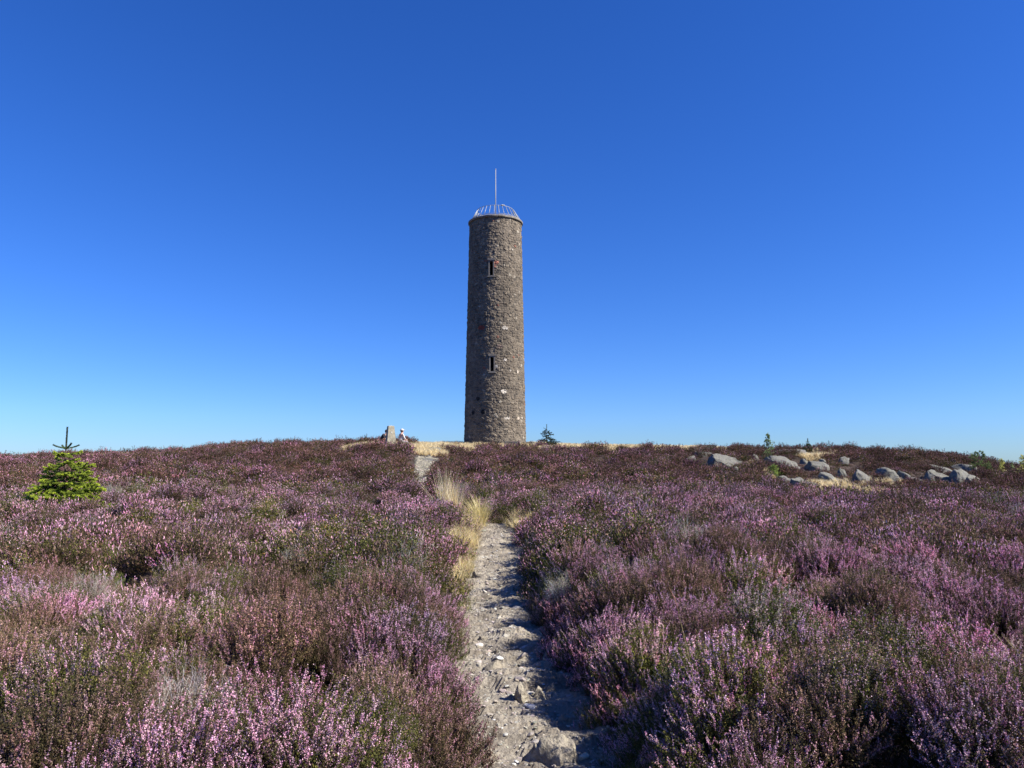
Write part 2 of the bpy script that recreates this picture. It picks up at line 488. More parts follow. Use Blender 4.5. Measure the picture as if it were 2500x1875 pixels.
# ------------------------------------------------------------------ instancing for ground cover
def gn_scatter(name, pts, rot, scl, idx, tint, coll, label, kind='stuff', cat=None):
    me = bpy.data.meshes.new(name)
    me.vertices.add(len(pts)); me.vertices.foreach_set('co', np.asarray(pts, np.float32).ravel())
    for an, ty, arr, key in (('rot', 'FLOAT_VECTOR', rot, 'vector'), ('scl', 'FLOAT_VECTOR', scl, 'vector'), ('idx', 'INT', idx, 'value')):
        a = me.attributes.new(an, ty, 'POINT')
        a.data.foreach_set(key, np.asarray(arr, np.int32 if ty == 'INT' else np.float32).ravel())
    a = me.attributes.new('tint', 'FLOAT_COLOR', 'POINT')
    c4 = np.ones((len(pts), 4), np.float32); c4[:, :3] = tint
    a.data.foreach_set('color', c4.ravel())
    o = mobj(name, me)
    ng = bpy.data.node_groups.new(name + '_nodes', 'GeometryNodeTree')
    ng.interface.new_socket('Geometry', in_out='INPUT', socket_type='NodeSocketGeometry')
    ng.interface.new_socket('Geometry', in_out='OUTPUT', socket_type='NodeSocketGeometry')
    N = ng.nodes; L = ng.links
    gi = N.new('NodeGroupInput'); go = N.new('NodeGroupOutput')
    ci = N.new('GeometryNodeCollectionInfo'); ci.inputs['Collection'].default_value = coll
    ci.inputs['Separate Children'].default_value = True; ci.inputs['Reset Children'].default_value = True
    ip = N.new('GeometryNodeInstanceOnPoints'); ip.inputs['Pick Instance'].default_value = True
    def att(nm, ty):
        a = N.new('GeometryNodeInputNamedAttribute'); a.data_type = ty; a.inputs['Name'].default_value = nm
        return [s for s in a.outputs if s.enabled and s.name == 'Attribute'][0]
    L.new(gi.outputs[0], ip.inputs['Points']); L.new(ci.outputs[0], ip.inputs['Instance'])
    L.new(att('idx', 'INT'), ip.inputs['Instance Index'])
    e = N.new('FunctionNodeEulerToRotation'); L.new(att('rot', 'FLOAT_VECTOR'), e.inputs[0])
    L.new(e.outputs[0], ip.inputs['Rotation']); L.new(att('scl', 'FLOAT_VECTOR'), ip.inputs['Scale'])
    L.new(ip.outputs[0], go.inputs[0])
    md = o.modifiers.new('scatter', 'NODES'); md.node_group = ng
    tag(o, label, cat, kind=kind)
    return o

def rand_quads(P, size, asp, r, up=0.0, flat=None):
    """small randomly turned quads (2 tris each) centred at P"""
    n = len(P)
    a = r.normal(size=(n, 3)); a[:, 2] += up
    a /= np.linalg.norm(a, axis=1)[:, None]
    b = r.normal(size=(n, 3)); b -= (b * a).sum(1)[:, None] * a; b /= np.linalg.norm(b, axis=1)[:, None]
    s = (np.asarray(size) * np.ones(n))[:, None]
    A = P - a * s * asp - b * s * .15; B = P + b * s; C = P + a * s * asp; D = P - b * s
    return np.stack([A, B, C, A, C, D], 1).reshape(-1, 3, 3)

PAL = {
    'pink':  np.array([(.66, .34, .48), (.56, .27, .40), (.78, .50, .62), (.42, .20, .29)]),
    'pale':  np.array([(.52, .34, .40), (.44, .27, .33), (.60, .43, .48), (.34, .20, .25)]),
    'rose':  np.array([(.46, .23, .29), (.38, .20, .25), (.54, .33, .35), (.32, .17, .20)]),
    'brown': np.array([(.17, .095, .07), (.10, .06, .042), (.24, .145, .10), (.30, .20, .16)]),
    'green': np.array([(.085, .088, .020), (.055, .06, .018), (.15, .145, .035), (.032, .038, .012)]),
    'olive': np.array([(.07, .055, .024), (.05, .04, .018), (.10, .08, .032), (.035, .028, .014)]),
    'orange': np.array([(.50, .22, .10), (.42, .18, .10), (.55, .32, .18)]),
    'grey':  np.array([(.38, .36, .32), (.30, .28, .25), (.48, .46, .42)]),
    'wood':  np.array([(.06, .038, .027), (.09, .055, .04), (.04, .028, .02)]),
    'twig':  np.array([(.24, .20, .16), (.18, .14, .11), (.30, .26, .21)]),
}
def pick(pal, n, r):
    p = PAL[pal]; return p[r.integers(0, len(p), n)] * r.uniform(.8, 1.2, (n, 1))

def clump(kind, k, seed):
    """one heather plant; k = coarseness of its bits (1 = near plants)"""
    r = np.random.default_rng(seed)
    T, C = [], []
    spec = {  # flower palette, share of flowering stems, florets palette2, leaf palette, leaf share
        'bloom': ('pink', .58, 'pale', 'olive', 1.6), 'pale': ('pale', .36, 'pink', 'green', 1.7),
        'rose': ('rose', .38, 'pale', 'olive', 1.6), 'brown': ('brown', .55, 'rose', 'olive', 1.2),
        'green': ('pale', .16, 'rose', 'green', 2.0), 'dead': ('twig', .0, 'twig', 'grey', 0)}[kind]
    fp, fs, fp2, lp, ls = spec
    nst = int({1: 150, 2.2: 72, 3.4: 42}[k] * (1.0 if kind != 'dead' else .9))
    for s in range(nst):
        az = r.uniform(0, 2 * math.pi); rad = math.sqrt(r.uniform(0, 1))
        tilt = rad * 1.25
        L = (.38 - .15 * rad * rad) * r.uniform(.78, 1.12)
        base = np.array([math.cos(az), math.sin(az), 0]) * rad * .09
        d = np.array([math.cos(az) * math.sin(tilt), math.sin(az) * math.sin(tilt), math.cos(tilt)])
        wob = r.normal(size=3) * (.18 if kind != 'dead' else .5)
        pts = [base]; cur = base
        nseg = 6
        for i in range(nseg):
            t = i / nseg
            dd = d * (1 - .5 * t) + np.array([0, 0, 1]) * .45 * t + wob * t * .5
            if kind == 'dead': dd = dd + r.normal(size=3) * .22
            dd /= np.linalg.norm(dd); cur = cur + dd * L / nseg; pts.append(cur)
        pts = np.array(pts)
        # woody stem: two crossed ribbons
        wd = (.0011 if kind != 'dead' else .0018) * k ** (.75 if kind == 'dead' else .3)
        side = np.array([-math.sin(az), math.cos(az), 0]); s2 = np.cross(side, d)
        col = PAL['grey' if kind == 'dead' and r.random() < .6 else ('twig' if kind == 'dead' or r.random() < .08 else 'wood')]
        sc = col[r.integers(0, len(col))] * r.uniform(.8, 1.2)
        for sd in ((side, s2) if k == 1 or kind == 'dead' else (side,)):
            for i in range(0 if k == 1 else (2 if kind == 'dead' else 4), nseg):
                w0 = wd * (1.3 - i / nseg * .9); w1 = wd * (1.3 - (i + 1) / nseg * .9)
                a, b_ = pts[i], pts[i + 1]
                T.append(np.array([[a - sd * w0, a + sd * w0, b_ + sd * w1], [a - sd * w0, b_ + sd * w1, b_ - sd * w1]]))
                C.append(np.tile(sc, (2, 1)))
        if kind == 'dead':
            nb = int(7 / k ** .6)
            for _ in range(nb):
                i = r.integers(2, nseg + 1); p = pts[i]; q = p + (r.normal(size=3) * .5 + np.array([0, 0, .7])) * r.uniform(.03, .07)
                sd = r.normal(size=3); sd /= np.linalg.norm(sd)
                q2 = q + (r.normal(size=3) * .6 + np.array([0, 0, .5])) * .03
                T.append(np.array([[p - sd * wd * .6, p + sd * wd * .6, q], [q - sd * wd * .5, q + sd * wd * .5, q2]])); C.append(np.tile(sc * r.uniform(.8, 1.3), (2, 1)))
            continue
        flow = r.random() < fs
        # side shoots
        tips = [(pts[3], pts[6], 1.0)]
        for _ in range(6 if k == 1 else (3 if k < 3 else 2)):
            i = r.integers(3, 7); o = r.normal(size=3) * .014 + np.array([0, 0, .046])
            tips.append((pts[i], pts[i] + o * r.uniform(.7, 1.3), .6))
        for a, b_, sz in tips:
            ax = b_ - a; Lx = np.linalg.norm(ax)
            nl = int(ls * 13 * sz / k ** 1.15)
            if nl:
                t = r.uniform(-.7, .95 if not flow else .45, nl)[:, None]
                P = a + ax * t + r.normal(size=(nl, 3)) * .0055 * k ** .7
                T.append(rand_quads(P, .0023 * k, 2.8, r, up=1.2)); C.append(np.repeat(pick(lp, nl, r), 2, 0))
            if flow:
                pp = fp if r.random() < .75 else fp2
                if k == 1:
                    nf = int((34 if sz == 1 else 20) * (1 if kind != 'green' else .5))
                    t = r.uniform(.60 if sz == 1 else .15, 1.02, nf)
                    P = a + ax * t[:, None] + r.normal(size=(nf, 3)) * (.0034 * (1.25 - t[:, None] * .7))
                    T.append(rand_quads(P, .0026, 1.2, r, up=.3)); C.append(np.repeat(pick(pp, nf, r), 2, 0))
                else:                                     # a spike drawn by crossed, slightly ragged blades
                    lo = a + ax * (.58 if sz == 1 else .1); axn = ax / Lx; hl = Lx * (.30 if sz == 1 else .62)
                    nb_ = 4
                    for _q in range(nb_):
                        sdv = r.normal(size=3); sdv -= (sdv @ axn) * axn; sdv /= np.linalg.norm(sdv)
                        w_ = (.0034 if k < 3 else .0060) * r.uniform(.7, 1.2); b0 = lo + r.normal(size=3) * .003 + axn * hl * r.uniform(0, .3); e0 = b0 + axn * hl * r.uniform(.55, .9)
                        T.append(np.array([[b0 - sdv * w_, b0 + sdv * w_, e0 + sdv * w_ * .4], [b0 - sdv * w_, e0 + sdv * w_ * .4, e0 - sdv * w_ * .4]]))
                        C.append(np.repeat(pick(pp, 1, r), 2, 0))
            elif kind == 'green' and r.random() < .3:
                P = b_[None, :] + r.normal(size=(3, 3)) * .004
                T.append(rand_quads(P, .003 * k, 1.2, r)); C.append(np.repeat(pick('orange' if r.random() < .12 else 'pale', 3, r), 2, 0))
    T = np.concatenate(T).reshape(-1, 3); C = np.concatenate(C)
    return mesh_np('heather_clump', T, np.arange(len(T)).reshape(-1, 3), M['heather'], C)

KINDS = ['bloom', 'pale', 'rose', 'brown', 'green', 'dead']
NV = 3
hc = bpy.data.collections.new('heather_source')
n = 0
for li, k in enumerate((1, 2.2, 3.4)):
    for ki, kd in enumerate(KINDS):
        for v_ in range(NV):
            o = bpy.data.objects.new('heather_clump_%03d' % n, clump(kd, k, 100 + n)); hc.objects.link(o); n += 1

# masks -------------------------------------------------------------
TX, TY = xcol(1208.5) * 63.6, 63.6
PILX, PILY = xcol(953) * 48.0, 48.0

GZONES = [  # px, depth, half-width px, half-depth, strength
    (1048, 53, 46, 4.5, 1.0), (1100, 56.3, 88, 3.4, 1.0), (1000, 49, 40, 3, .9), (945, 49.5, 45, 3.4, .95), (870, 50.5, 45, 2.6, .8),
    (1195, 60.2, 60, 1.6, .9), (1360, 60, 60, 3, 1.0), (1480, 61, 90, 3, 1.0), (1620, 61, 90, 3, 1.0), (1335, 57.5, 28, 1.6, .8),
    (285, 56.2, 60, 2.4, 1.0), (1990, 49, 45, 2.4, 1.0), (2005, 34.6, 40, 2.8, 1.0), (2100, 33, 95, 2.4, 1.0), (2170, 31.8, 70, 1.5, .9),
    (1035, 48.5, 45, 2.2, 1.0), (1862, 38.5, 22, 2.0, .8), (1838, 44, 14, 2.0, .7), (1895, 42, 16, 2, .5), (2250, 33, 40, 1.2, .4), (2130, 38, 60, 2, .25),
]
def grass_w(x, y):
    w = np.zeros_like(np.asarray(x, float))
    u = 1250 + F * x / np.maximum(y, 1) * CP
    wob = fbm(x / 1.1, y / 1.1, seed=77, octs=3)
    for px, d, hw, hd, s in GZONES:
        q = ((u - px) / hw) ** 2 + ((y - d) / hd) ** 2
        w = np.maximum(w, s * sstep(1.3, .75, q + wob * 1.5))
    return w

def blocked(x, y, plant=.16):
    pd = np.abs(x - path_c(y)) - path_w(y)
    wob = np.where(y > 30, .42, .10) * fbm(x / .7, y / .7, seed=66, octs=2)
    b = pd < (np.where(x > path_c(y), plant * .1, plant * .55) + wob)
    b |= (y > 34) & (np.hypot(x - TX, y - TY) < 3.0)
    b |= np.hypot(x - PILX, y - PILY) < .55
    for rx, ry, w, dd in ROCKS:
        # keep the sunny face of rocks clear, let plants lean in from the sides
        b |= ((x - rx) / (w * .85 + .05)) ** 2 + ((y - ry) / (dd * .9)) ** 2 < 1
        if ry > 25:
            pass
    return b

def jgrid(y0, y1, s, umax, xmin=None):
    ys = np.arange(y0, y1, s)
    xm = umax * max(y1, 3) + 3
    xs = np.arange(-xm, xm, s)
    X, Y = np.meshgrid(xs, ys); X = X.ravel(); Y = Y.ravel()
    X = X + RNG.uniform(-.5, .5, X.shape) * s; Y = Y + RNG.uniform(-.5, .5, Y.shape) * s
    k = np.abs(X) < umax * np.maximum(Y, 0) + 2.5
    return X[k], Y[k]

def bushes(x, y, S, seed=0):
    i0, j0 = np.floor(x / S), np.floor(y / S)
    best = np.full(x.shape, 9.); cx = x * 0; cy = x * 0; h1 = x * 0; h2 = x * 0; h3 = x * 0
    for di in (-1, 0, 1):
        for dj in (-1, 0, 1):
            ci, cj = i0 + di, j0 + dj; zz0 = ci * 0
            px_ = (ci + .12 + .76 * _h(ci, cj, zz0, seed + 1)) * S; py_ = (cj + .12 + .76 * _h(ci, cj, zz0, seed + 2)) * S
            a_ = _h(ci, cj, zz0, seed + 3)
            q = np.hypot(x - px_, y - py_) / (S * (.44 + .38 * a_))
            n_ = q < best
            best = np.where(n_, q, best); cx = np.where(n_, px_, cx); cy = np.where(n_, py_, cy)
            h1 = np.where(n_, _h(ci, cj, zz0, seed + 4), h1); h2 = np.where(n_, _h(ci, cj, zz0, seed + 5), h2); h3 = np.where(n_, a_, h3)
    return best, cx, cy, h1, h2, h3

PT, RT, SC, IX, TI = [], [], [], [], []
# bands: y0, y1, spacing, lod, plant scale
for y0, y1, s, lod, ps in ((-.5, 8.5, .150, 0, .62), (8.5, 14, .175, 1, .69), (14, 25, .215, 1, .79), (25, 46, .32, 2, 1.15), (46, 74, .37, 2, 1.2), (74, 130, .7, 2, 1.5)):
    x, y = jgrid(y0, y1, s, .80)
    keep = ~blocked(x, y)
    gw = grass_w(x, y)
    keep &= RNG.random(len(x)) > gw * 1.02
    u = 1250 + F * x / np.maximum(y, 1)
    keep &= ~((y > np.where(u < 1180, 58.2, 56.4)) & (u > 990) & (u < 1790))          # grassy plateau round the tower
    x, y, u = x[keep], y[keep], u[keep]
    S = .44 if y0 < 8 else .50 if y0 < 14 else (.60 if y0 < 25 else .95)
    q, cx, cy, h1, h2, h3 = bushes(x, y, S, int(y0))
    k2 = (q < (1.12 if y0 < 8 else 1.02)) | (RNG.random(len(x)) < (.26 if y0 < 8 else .15))
    x, y, u, q, cx, cy, h1, h2, h3 = [v[k2] for v in (x, y, u, q, cx, cy, h1, h2, h3)]
    nn = len(x)
    a = fbm(cx / 1.2, cy / 1.2, seed=51, octs=3) * .85 + (_h(np.floor(cx * 50), np.floor(cy * 50), cx * 0, 31) - .5) * .5
    b_ = h2 * 1.5 - .75
    c = fbm(cx / .9, cy / .9, seed=63, octs=2) * .7 + (_h(np.floor(cx * 50), np.floor(cy * 50), cx * 0, 9) - .5) * 1.3
    e = fbm(x / 6, y / 6, seed=71, octs=2) * 1.6
    near = sstep(8, 3.5, y); mid = sstep(9, 14, y) * sstep(27, 21, y); far = sstep(22, 32, y)
    outc = far * sstep(1650, 1850, u)
    W = np.stack([
        .58 + 1.4 * a + .7 * b_ + .84 * mid + .12 * far - .14 * near,
        .34 - .7 * a + 1.0 * b_ + .2 * near + .1 * mid - .2 * far,
        .12 + .9 * c - .05 * near,
        .55 - .9 * a - .5 * b_ + .55 * far + .9 * outc + .7 * e,
        .36 + .9 * c - .7 * b_ + .45 * near - .05 * mid + .05 * far + .5 * outc,
        .10 + 1.1 * fbm(x / .8, y / .8, seed=88, octs=2) - .2 * far], 1)
    W[:, 0] += .34 * (x > 0) * sstep(16, 10, y); W[:, 1] += .30 * (x > 0) * sstep(12, 7, y); W[:, 4] -= .30 * (x > 0) * sstep(12, 7, y); W[:, 3] -= .12 * (x > 0) * sstep(16, 10, y)
    W = np.clip(W, .03, None) ** 2.2
    W[:, 0] *= 1 - .9 * outc; W[:, 1] *= 1 - .7 * outc; W[:, 2] *= 1 - .6 * outc; W[:, 0] *= 1 - .35 * far
    W /= W.sum(1)[:, None]
    cs = W.cumsum(1); rr = np.where(RNG.random(nn) < .78, h1, RNG.random(nn))
    ki = (rr[:, None] > cs).sum(1).clip(0, 5)
    hg = _h(np.floor(cx * 50), np.floor(cy * 50), cx * 0, 77)
    low = hg < .20; tall = (hg > .93) & (y > 40)
    ki = np.where(low & (RNG.random(nn) < .75), np.where(RNG.random(nn) < .6, 4, 3), ki)
    idx = lod * len(KINDS) * NV + ki * NV + RNG.integers(0, NV, nn)
    hn = (1.34 - .90 * np.clip(q, 0, 1.15) ** 2) * (.8 + .4 * h3) + .45 * fbm(x / 1.4, y / 1.4, seed=91, octs=3) + np.where(y > 25, .8, .25) * vnoise(x / .45, y / .45, seed=92)
    hn = hn + np.where((x > path_c(y)) & (x < path_c(y) + 1.6) & (y < 16) & (y > 4.6), .26, 0)
    hn = np.where(low, hn * .45, np.where(tall, hn * 1.6, hn))
    pd = np.abs(x - path_c(y)) - path_w(y)
    edge = sstep(0, .5, pd)
    sc = ps * RNG.uniform(.66, 1.34, nn) * (.82 + .18 * edge)
    rk = np.zeros(nn, bool)
    for rx, ry, w_, dd_ in ROCKS:
        if ry > 25: rk |= (((x - rx) / (w_ + .45)) ** 2 + ((y - ry + .7) / (dd_ + 1.4)) ** 2 < 1)
    sc = np.where(rk, sc * .55, sc)
    szz = sc * np.clip(hn, .30, np.where(y < 14, 1.25, 1.8)); sc = sc * np.clip(hn, .8, 1.35) ** .6; szz = np.where(rk, np.minimum(szz, .75), szz)
    szz *= np.where(y > 25, np.where(y > 44, .58, .66), np.where(y > 13, .82, 1.0))
    z = terrain(x, y) - .02 + (.20 if y0 < 8 else .23 if y0 < 14 else .25) * np.clip(1 - q * q, 0, 1) * (.5 + h3) * sstep(.1, .5, pd) * np.where(rk | low, .1, 1)
    lean = np.where(pd < .5, .25, .0) * np.sign(x - path_c(y)) * -1
    rot = np.stack([RNG.normal(0, .12, nn), RNG.normal(0, .12, nn) + lean, np.zeros(nn)], 1)
    # spin first about z inside Euler XYZ: apply via z component only when lean is small
    out = np.arctan2(y - cy, x - cx)
    topath = np.where(x > path_c(y), math.pi, 0.0) + RNG.normal(0, .5, nn)
    edgep = pd < .32
    rot = np.stack([RNG.normal(0, .12, nn), np.where(edgep, .38, .42 * np.clip(q, 0, 1)) + RNG.normal(0, .10, nn), np.where(edgep, topath, out)], 1)
    v_ = RNG.uniform(.85, 1.15, nn) * (1 + .10 * e) * (.70 + .62 * _h(np.floor(cx * 50), np.floor(cy * 50), cx * 0, 12))
    hue = RNG.normal(0, .05, (nn, 3))
    ti = v_[:, None] * (1 + hue) * 1.2
    farm = far[:, None]
    ti = ti * (1 - farm) + ti * np.array([.80, .71, .75]) * farm
    PT.append(np.stack([x, y, z], 1)); RT.append(rot); SC.append(np.stack([sc, sc, szz], 1)); IX.append(idx); TI.append(ti)
gn_scatter('heather', np.concatenate(PT), np.concatenate(RT), np.concatenate(SC), np.concatenate(IX), np.concatenate(TI), hc,
           'dense heather in pink, brown and green covering the whole moor')
print('heather plants', sum(len(p) for p in PT))

# ------------------------------------------------------------------ grasses
def tuft(seed, nb, L, wd, spread, pal, droop=.5):
    r = np.random.default_rng(seed); T, C = [], []
    for _ in range(nb):
        az = r.uniform(0, 6.283); tl = abs(r.normal(0, spread)); l = L * r.uniform(.6, 1.15)
        p = np.array([r.normal(0, .03), r.normal(0, .03), 0.]); d = np.array([math.cos(az) * math.sin(tl), math.sin(az) * math.sin(tl), math.cos(tl)])
        sd = np.array([-math.sin(az), math.cos(az), 0]) if r.random() < .5 else np.array([math.cos(az + 1), math.sin(az + 1), 0.])
        col = np.array(pal[r.integers(0, len(pal))]) * r.uniform(.8, 1.2)
        w = wd * r.uniform(.7, 1.2)
        for i in range(4):
            dd = d + np.array([math.cos(az), math.sin(az), 0]) * droop * (i / 4) ** 1.5 - np.array([0, 0, 1]) * droop * .5 * (i / 4) ** 2
            dd /= np.linalg.norm(dd); q = p + dd * l / 4
            w0 = w * (1 - i / 4.6); w1 = w * (1 - (i + 1) / 4.6)
            T.append(np.array([[p - sd * w0, p + sd * w0, q + sd * w1], [p - sd * w0, q + sd * w1, q - sd * w1]])); C.append(np.tile(col, (2, 1)))
            p = q
    T = np.concatenate(T).reshape(-1, 3)
    return T, np.concatenate(C)
STRAW = [(.74, .60, .33), (.82, .71, .44), (.62, .48, .24), (.86, .78, .56)]
YGS = [(.62, .55, .20), (.5, .42, .15)]
GREENS = [(.22, .26, .06), (.34, .34, .09), (.5, .42, .16), (.15, .19, .05)]
gc = bpy.data.collections.new('grass_source')
def addg(i, arg):
    T, C = tuft(*arg); o = bpy.data.objects.new('grass_tuft_%03d' % i, mesh_np('grass_tuft', T, np.arange(len(T)).reshape(-1, 3), M['grass'], C)); gc.objects.link(o)
for i in range(4): addg(i, (500 + i, 55, .34, .0075, .35, STRAW))
for i in range(4, 7): addg(i, (500 + i, 80, .30, .0030, .45, STRAW + STRAW + YGS))
for i in range(7, 10): addg(i, (500 + i, 60, .14, .0025, .5, GREENS))
for i in range(10, 12): addg(i, (500 + i, 9, .26, .0022, .4, STRAW))
PT, RT, SC, IX, TI = [], [], [], [], []
def gadd(x, y, ids, s0, s1, tint=(1, 1, 1)):
    n = len(x)
    PT.append(np.stack([x, y, terrain(x, y) - .01], 1)); RT.append(np.stack([RNG.normal(0, .1, n), RNG.normal(0, .1, n), RNG.uniform(0, 6.28, n)], 1))
    s = RNG.uniform(s0, s1, n); SC.append(np.stack([s, s, s], 1)); IX.append(np.array(ids)[RNG.integers(0, len(ids), n)])
    TI.append(RNG.uniform(.8, 1.15, (n, 1)) * np.array(tint))
x, y = jgrid(28, 66, .2, .7)
gw = grass_w(x, y); u = 1250 + F * x / y
gw = np.where((y > 56.5) & (u > 990) & (u < 1790), np.maximum(gw, .9), gw)
k = (RNG.random(len(x)) < gw) & (np.hypot(x - TX, y - TY) > 2.75) & ((np.abs(x - path_c(y)) > path_w(y) * .8) | (y > 46.5))
for rx, ry, w, dd in ROCKS: k &= ((x - rx) / w) ** 2 + ((y - ry) / dd) ** 2 > 1
x, y = x[k], y[k]; u = u[k]; rt = (u > 1180) & (y > 56)
gadd(x[~rt], y[~rt], [0, 1, 2, 3], .55, 1.15); gadd(x[rt], y[rt], [0, 1, 2, 3], .6, 1.0)
# slim grass along the left verge of the near path and round the bend
def verge(n, y0, y1, o0, o1, ids, s0, s1, side=-1):
    y = RNG.uniform(y0, y1, n); x = path_c(y) + side * (path_w(y) + RNG.uniform(o0, o1, n))
    gadd(x, y, ids, s0, s1)
verge(120, 9.0, 14.5, -.05, .16, [5, 10, 11, 8], .6, 1.1)
verge(170, 13.5, 18.5, -.04, .34, [4, 5, 6], .8, 1.4)
verge(60, 15.5, 18.5, .0, .5, [4, 5, 6], 1.0, 1.7)
verge(70, 8, 12.5, -.08, .12, [7, 8, 9], .6, 1.1)
verge(40, 16.8, 18.3, -.1, .4, [4, 5, 6], .8, 1.4, 1)
verge(50, 3.5, 8, -.04, .08, [7, 8, 9], .4, .8)
# thin pink-brown grass stems scattered through the near moor
x = RNG.uniform(-.6, .6, 500); y = RNG.uniform(4, 34, 500); x = x * y
k = ~blocked(x, y); gadd(x[k], y[k], [10, 11], 1.0, 1.7, (.8, .62, .5))
gn_scatter('dry_grass', np.concatenate(PT), np.concatenate(RT), np.concatenate(SC), np.concatenate(IX), np.concatenate(TI), gc,
           'straw-coloured dry grass on the hilltop, among the outcrop rocks and along the path verge')

def tuft_thing(px, d, label, seed, nb, L, wd, spread, pal, droop, group=None, xo=None):
    x = d * xcol(px) if xo is None else xo
    T, C = tuft(seed, nb, L, wd, spread, pal, droop)
    T[:, 0] += 0
    me = mesh_np('grass_tuft', T, np.arange(len(T)).reshape(-1, 3), M['leaf'], C)
    o = mobj('grass_tuft', me, loc=(x, d, float(terrain(x, d)) - .01)); tag(o, label, 'grass tuft', group); return o
YEL = [(.74, .64, .32), (.80, .71, .42), (.60, .52, .24), (.48, .42, .18)]
tuft_thing(1172, 18.0, 'bright yellow arching grass tuft at the far left corner of the path', 601, 420, .85, .007, .45, YEL, .8)
tuft_thing(1150, 17.2, 'yellow-green grass tuft spilling onto the left verge of the path', 602, 220, .62, .005, .55, YEL, .8)
tuft_thing(1088, 19.5, 'tall straight straw-coloured grass clump standing above the heather left of the path', 603, 150, 1.25, .006, .20, STRAW, .15)
tuft_thing(1112, 18.6, 'slanting straw-coloured grass clump between the tall clump and the yellow tuft', 604, 190, 1.05, .006, .32, STRAW, .3)
tuft_thing(1150, 12.4, 'low green-gold grass tuft beside the grey verge stone', 605, 160, .30, .004, .6, GREENS + YEL, .7)
tuft_thing(2475, 4.3, 'pale yellow grass tuft in the bottom right corner', 606, 90, .5, .0035, .8, [(.7, .62, .36), (.6, .55, .2)], .9)
g = empty('tall_grass', (xcol(1712, 1870) * 3.6, 3.6, float(terrain(xcol(1712) * 3.6, 3.6))), label='long thin golden grass stem arching up from the near heather on the right', cat='grass stem')
bm = bmesh.new(); tube(bm, [(0, 0, 0), (.0, .02, .3), (-.03, .03, .55), (-.08, .05, .8)], [.0014, .0013, .001, .0006], 5); bm_obj('stalk', bm, mat_plain('straw', (.5, .38, .18)), g)
bm = bmesh.new(); tube(bm, [(-.08, .05, .8), (-.095, .052, .85), (-.12, .054, .9)], [.001, .0028, .0005], 5); bm_obj('seed_head', bm, M['rust_cloth'], g)

# gravel --------------------------------------------------------------
pc = bpy.data.collections.new('pebble_source')
m, nt, b, _ = new_mat('pebble')
t = nt.nodes.new('ShaderNodeAttribute'); t.attribute_type = 'INSTANCER'; t.attribute_name = 'tint'
f = noise(nt, 2.0, 4, .6, coords(nt))
nt.links.new(mixc(nt, 1, t.outputs['Color'], ramp(nt, f, [(.3, (.7, .7, .7)), (.7, (1.1, 1.1, 1.1))]), 'MULTIPLY'), b.inputs['Base Color'])
M['pebble'] = m
for i in range(5):
    P, F_ = rock_mesh(800 + i, 2, 8, .1, .2)
    o = bpy.data.objects.new('pebble_%03d' % i, mesh_np('pebble', P * [1, .8, .36], F_, M['pebble'])); pc.objects.link(o)
n = 8400
y = np.concatenate([RNG.uniform(2.5, 9, 5600), RNG.uniform(9, 18.5, 2400), RNG.uniform(34, 46, 400)])
x = path_c(y) + path_w(y) * np.clip(RNG.normal(0, .55, n), -1.15, 1.15)
z = terrain(x, y) + .030 + relief(x, y)
s = .0045 * np.exp(RNG.normal(.3, .75, n)); s = np.where(y > 34, s * 5, np.where(y > 9, s * 1.5, s)).clip(0, np.where(y > 30, .12, .05))
col = np.array([.36, .33, .285]) * np.exp(RNG.normal(0, .28, (n, 1))) * (1 + RNG.normal(0, .04, (n, 3)))
gn_scatter('gravel', np.stack([x, y, z], 1), np.stack([RNG.normal(0, .25, n), RNG.normal(0, .25, n), RNG.uniform(0, 6.28, n)], 1),
           np.stack([s, s, s], 1), RNG.integers(0, 5, n), np.clip(col, .05, .52), pc, 'loose pale gravel and grit strewn over the path')

# ------------------------------------------------------------------ tower
ZB = zrow(1088, 63.6) - .25
ZT = zrow(549, 63.6)
RB, RT_ = 2.56, 2.20
TH = ZT - ZB
def trad(z): return RB + (RT_ - RB) * np.clip(z / TH, 0, 1.2)

tower = empty('stone_tower', (TX, TY, ZB), label='tall round rubble-stone tower with slit windows and a railed top', cat='tower')
nth, nz = 384, 430
th = np.linspace(0, 2 * math.pi, nth, endpoint=False)      # 0 = +X (right)
zz = np.linspace(0, TH - .04, nz)
TT, ZZ = np.meshgrid(th, zz); tt = TT.ravel(); zv = ZZ.ravel()
CW = 54; cw = 1.0; ch = .20                               # stones round the tower
def worley(t, z):
    s = t / (2 * math.pi) * CW; r_ = z / ch
    s = s + .25 * vnoise(np.cos(t) * 5, np.sin(t) * 5, z * 2.2, 4)
    i0, j0 = np.floor(s), np.floor(r_)
    f1 = np.full(s.shape, 9.); f2 = np.full(s.shape, 9.); cid = np.zeros(s.shape); ch2 = np.zeros(s.shape)
    for di in (-1, 0, 1):
        for dj in (-1, 0, 1):
            ci = i0 + di; cj = j0 + dj; cm = np.mod(ci, CW)
            ox = _h(cm, cj, cm * 0, 1) * .8 + .1; oy = _h(cm, cj, cm * 0, 2) * .7 + .15
            q = np.hypot((ci + ox - s) * 1.0, (cj + oy - r_) * .8)
            idv = _h(cm, cj, cm * 0, 3); id2 = _h(cm, cj, cm * 0, 8)
            new = q < f1
            f2 = np.where(new, f1, np.minimum(f2, q)); cid = np.where(new, idv, cid); ch2 = np.where(new, id2, ch2); f1 = np.where(new, q, f1)
    return f1, f2, cid, ch2
f1, f2, cid, cid2 = worley(tt, zv)
joint = sstep(.02, .22, f2 - f1)
rr = trad(zv)
disp = joint * (.030 + .055 * (cid2 - .35)) + .02 * fbm(np.cos(tt) * 9, np.sin(tt) * 9, zv * 6, 13, 3)
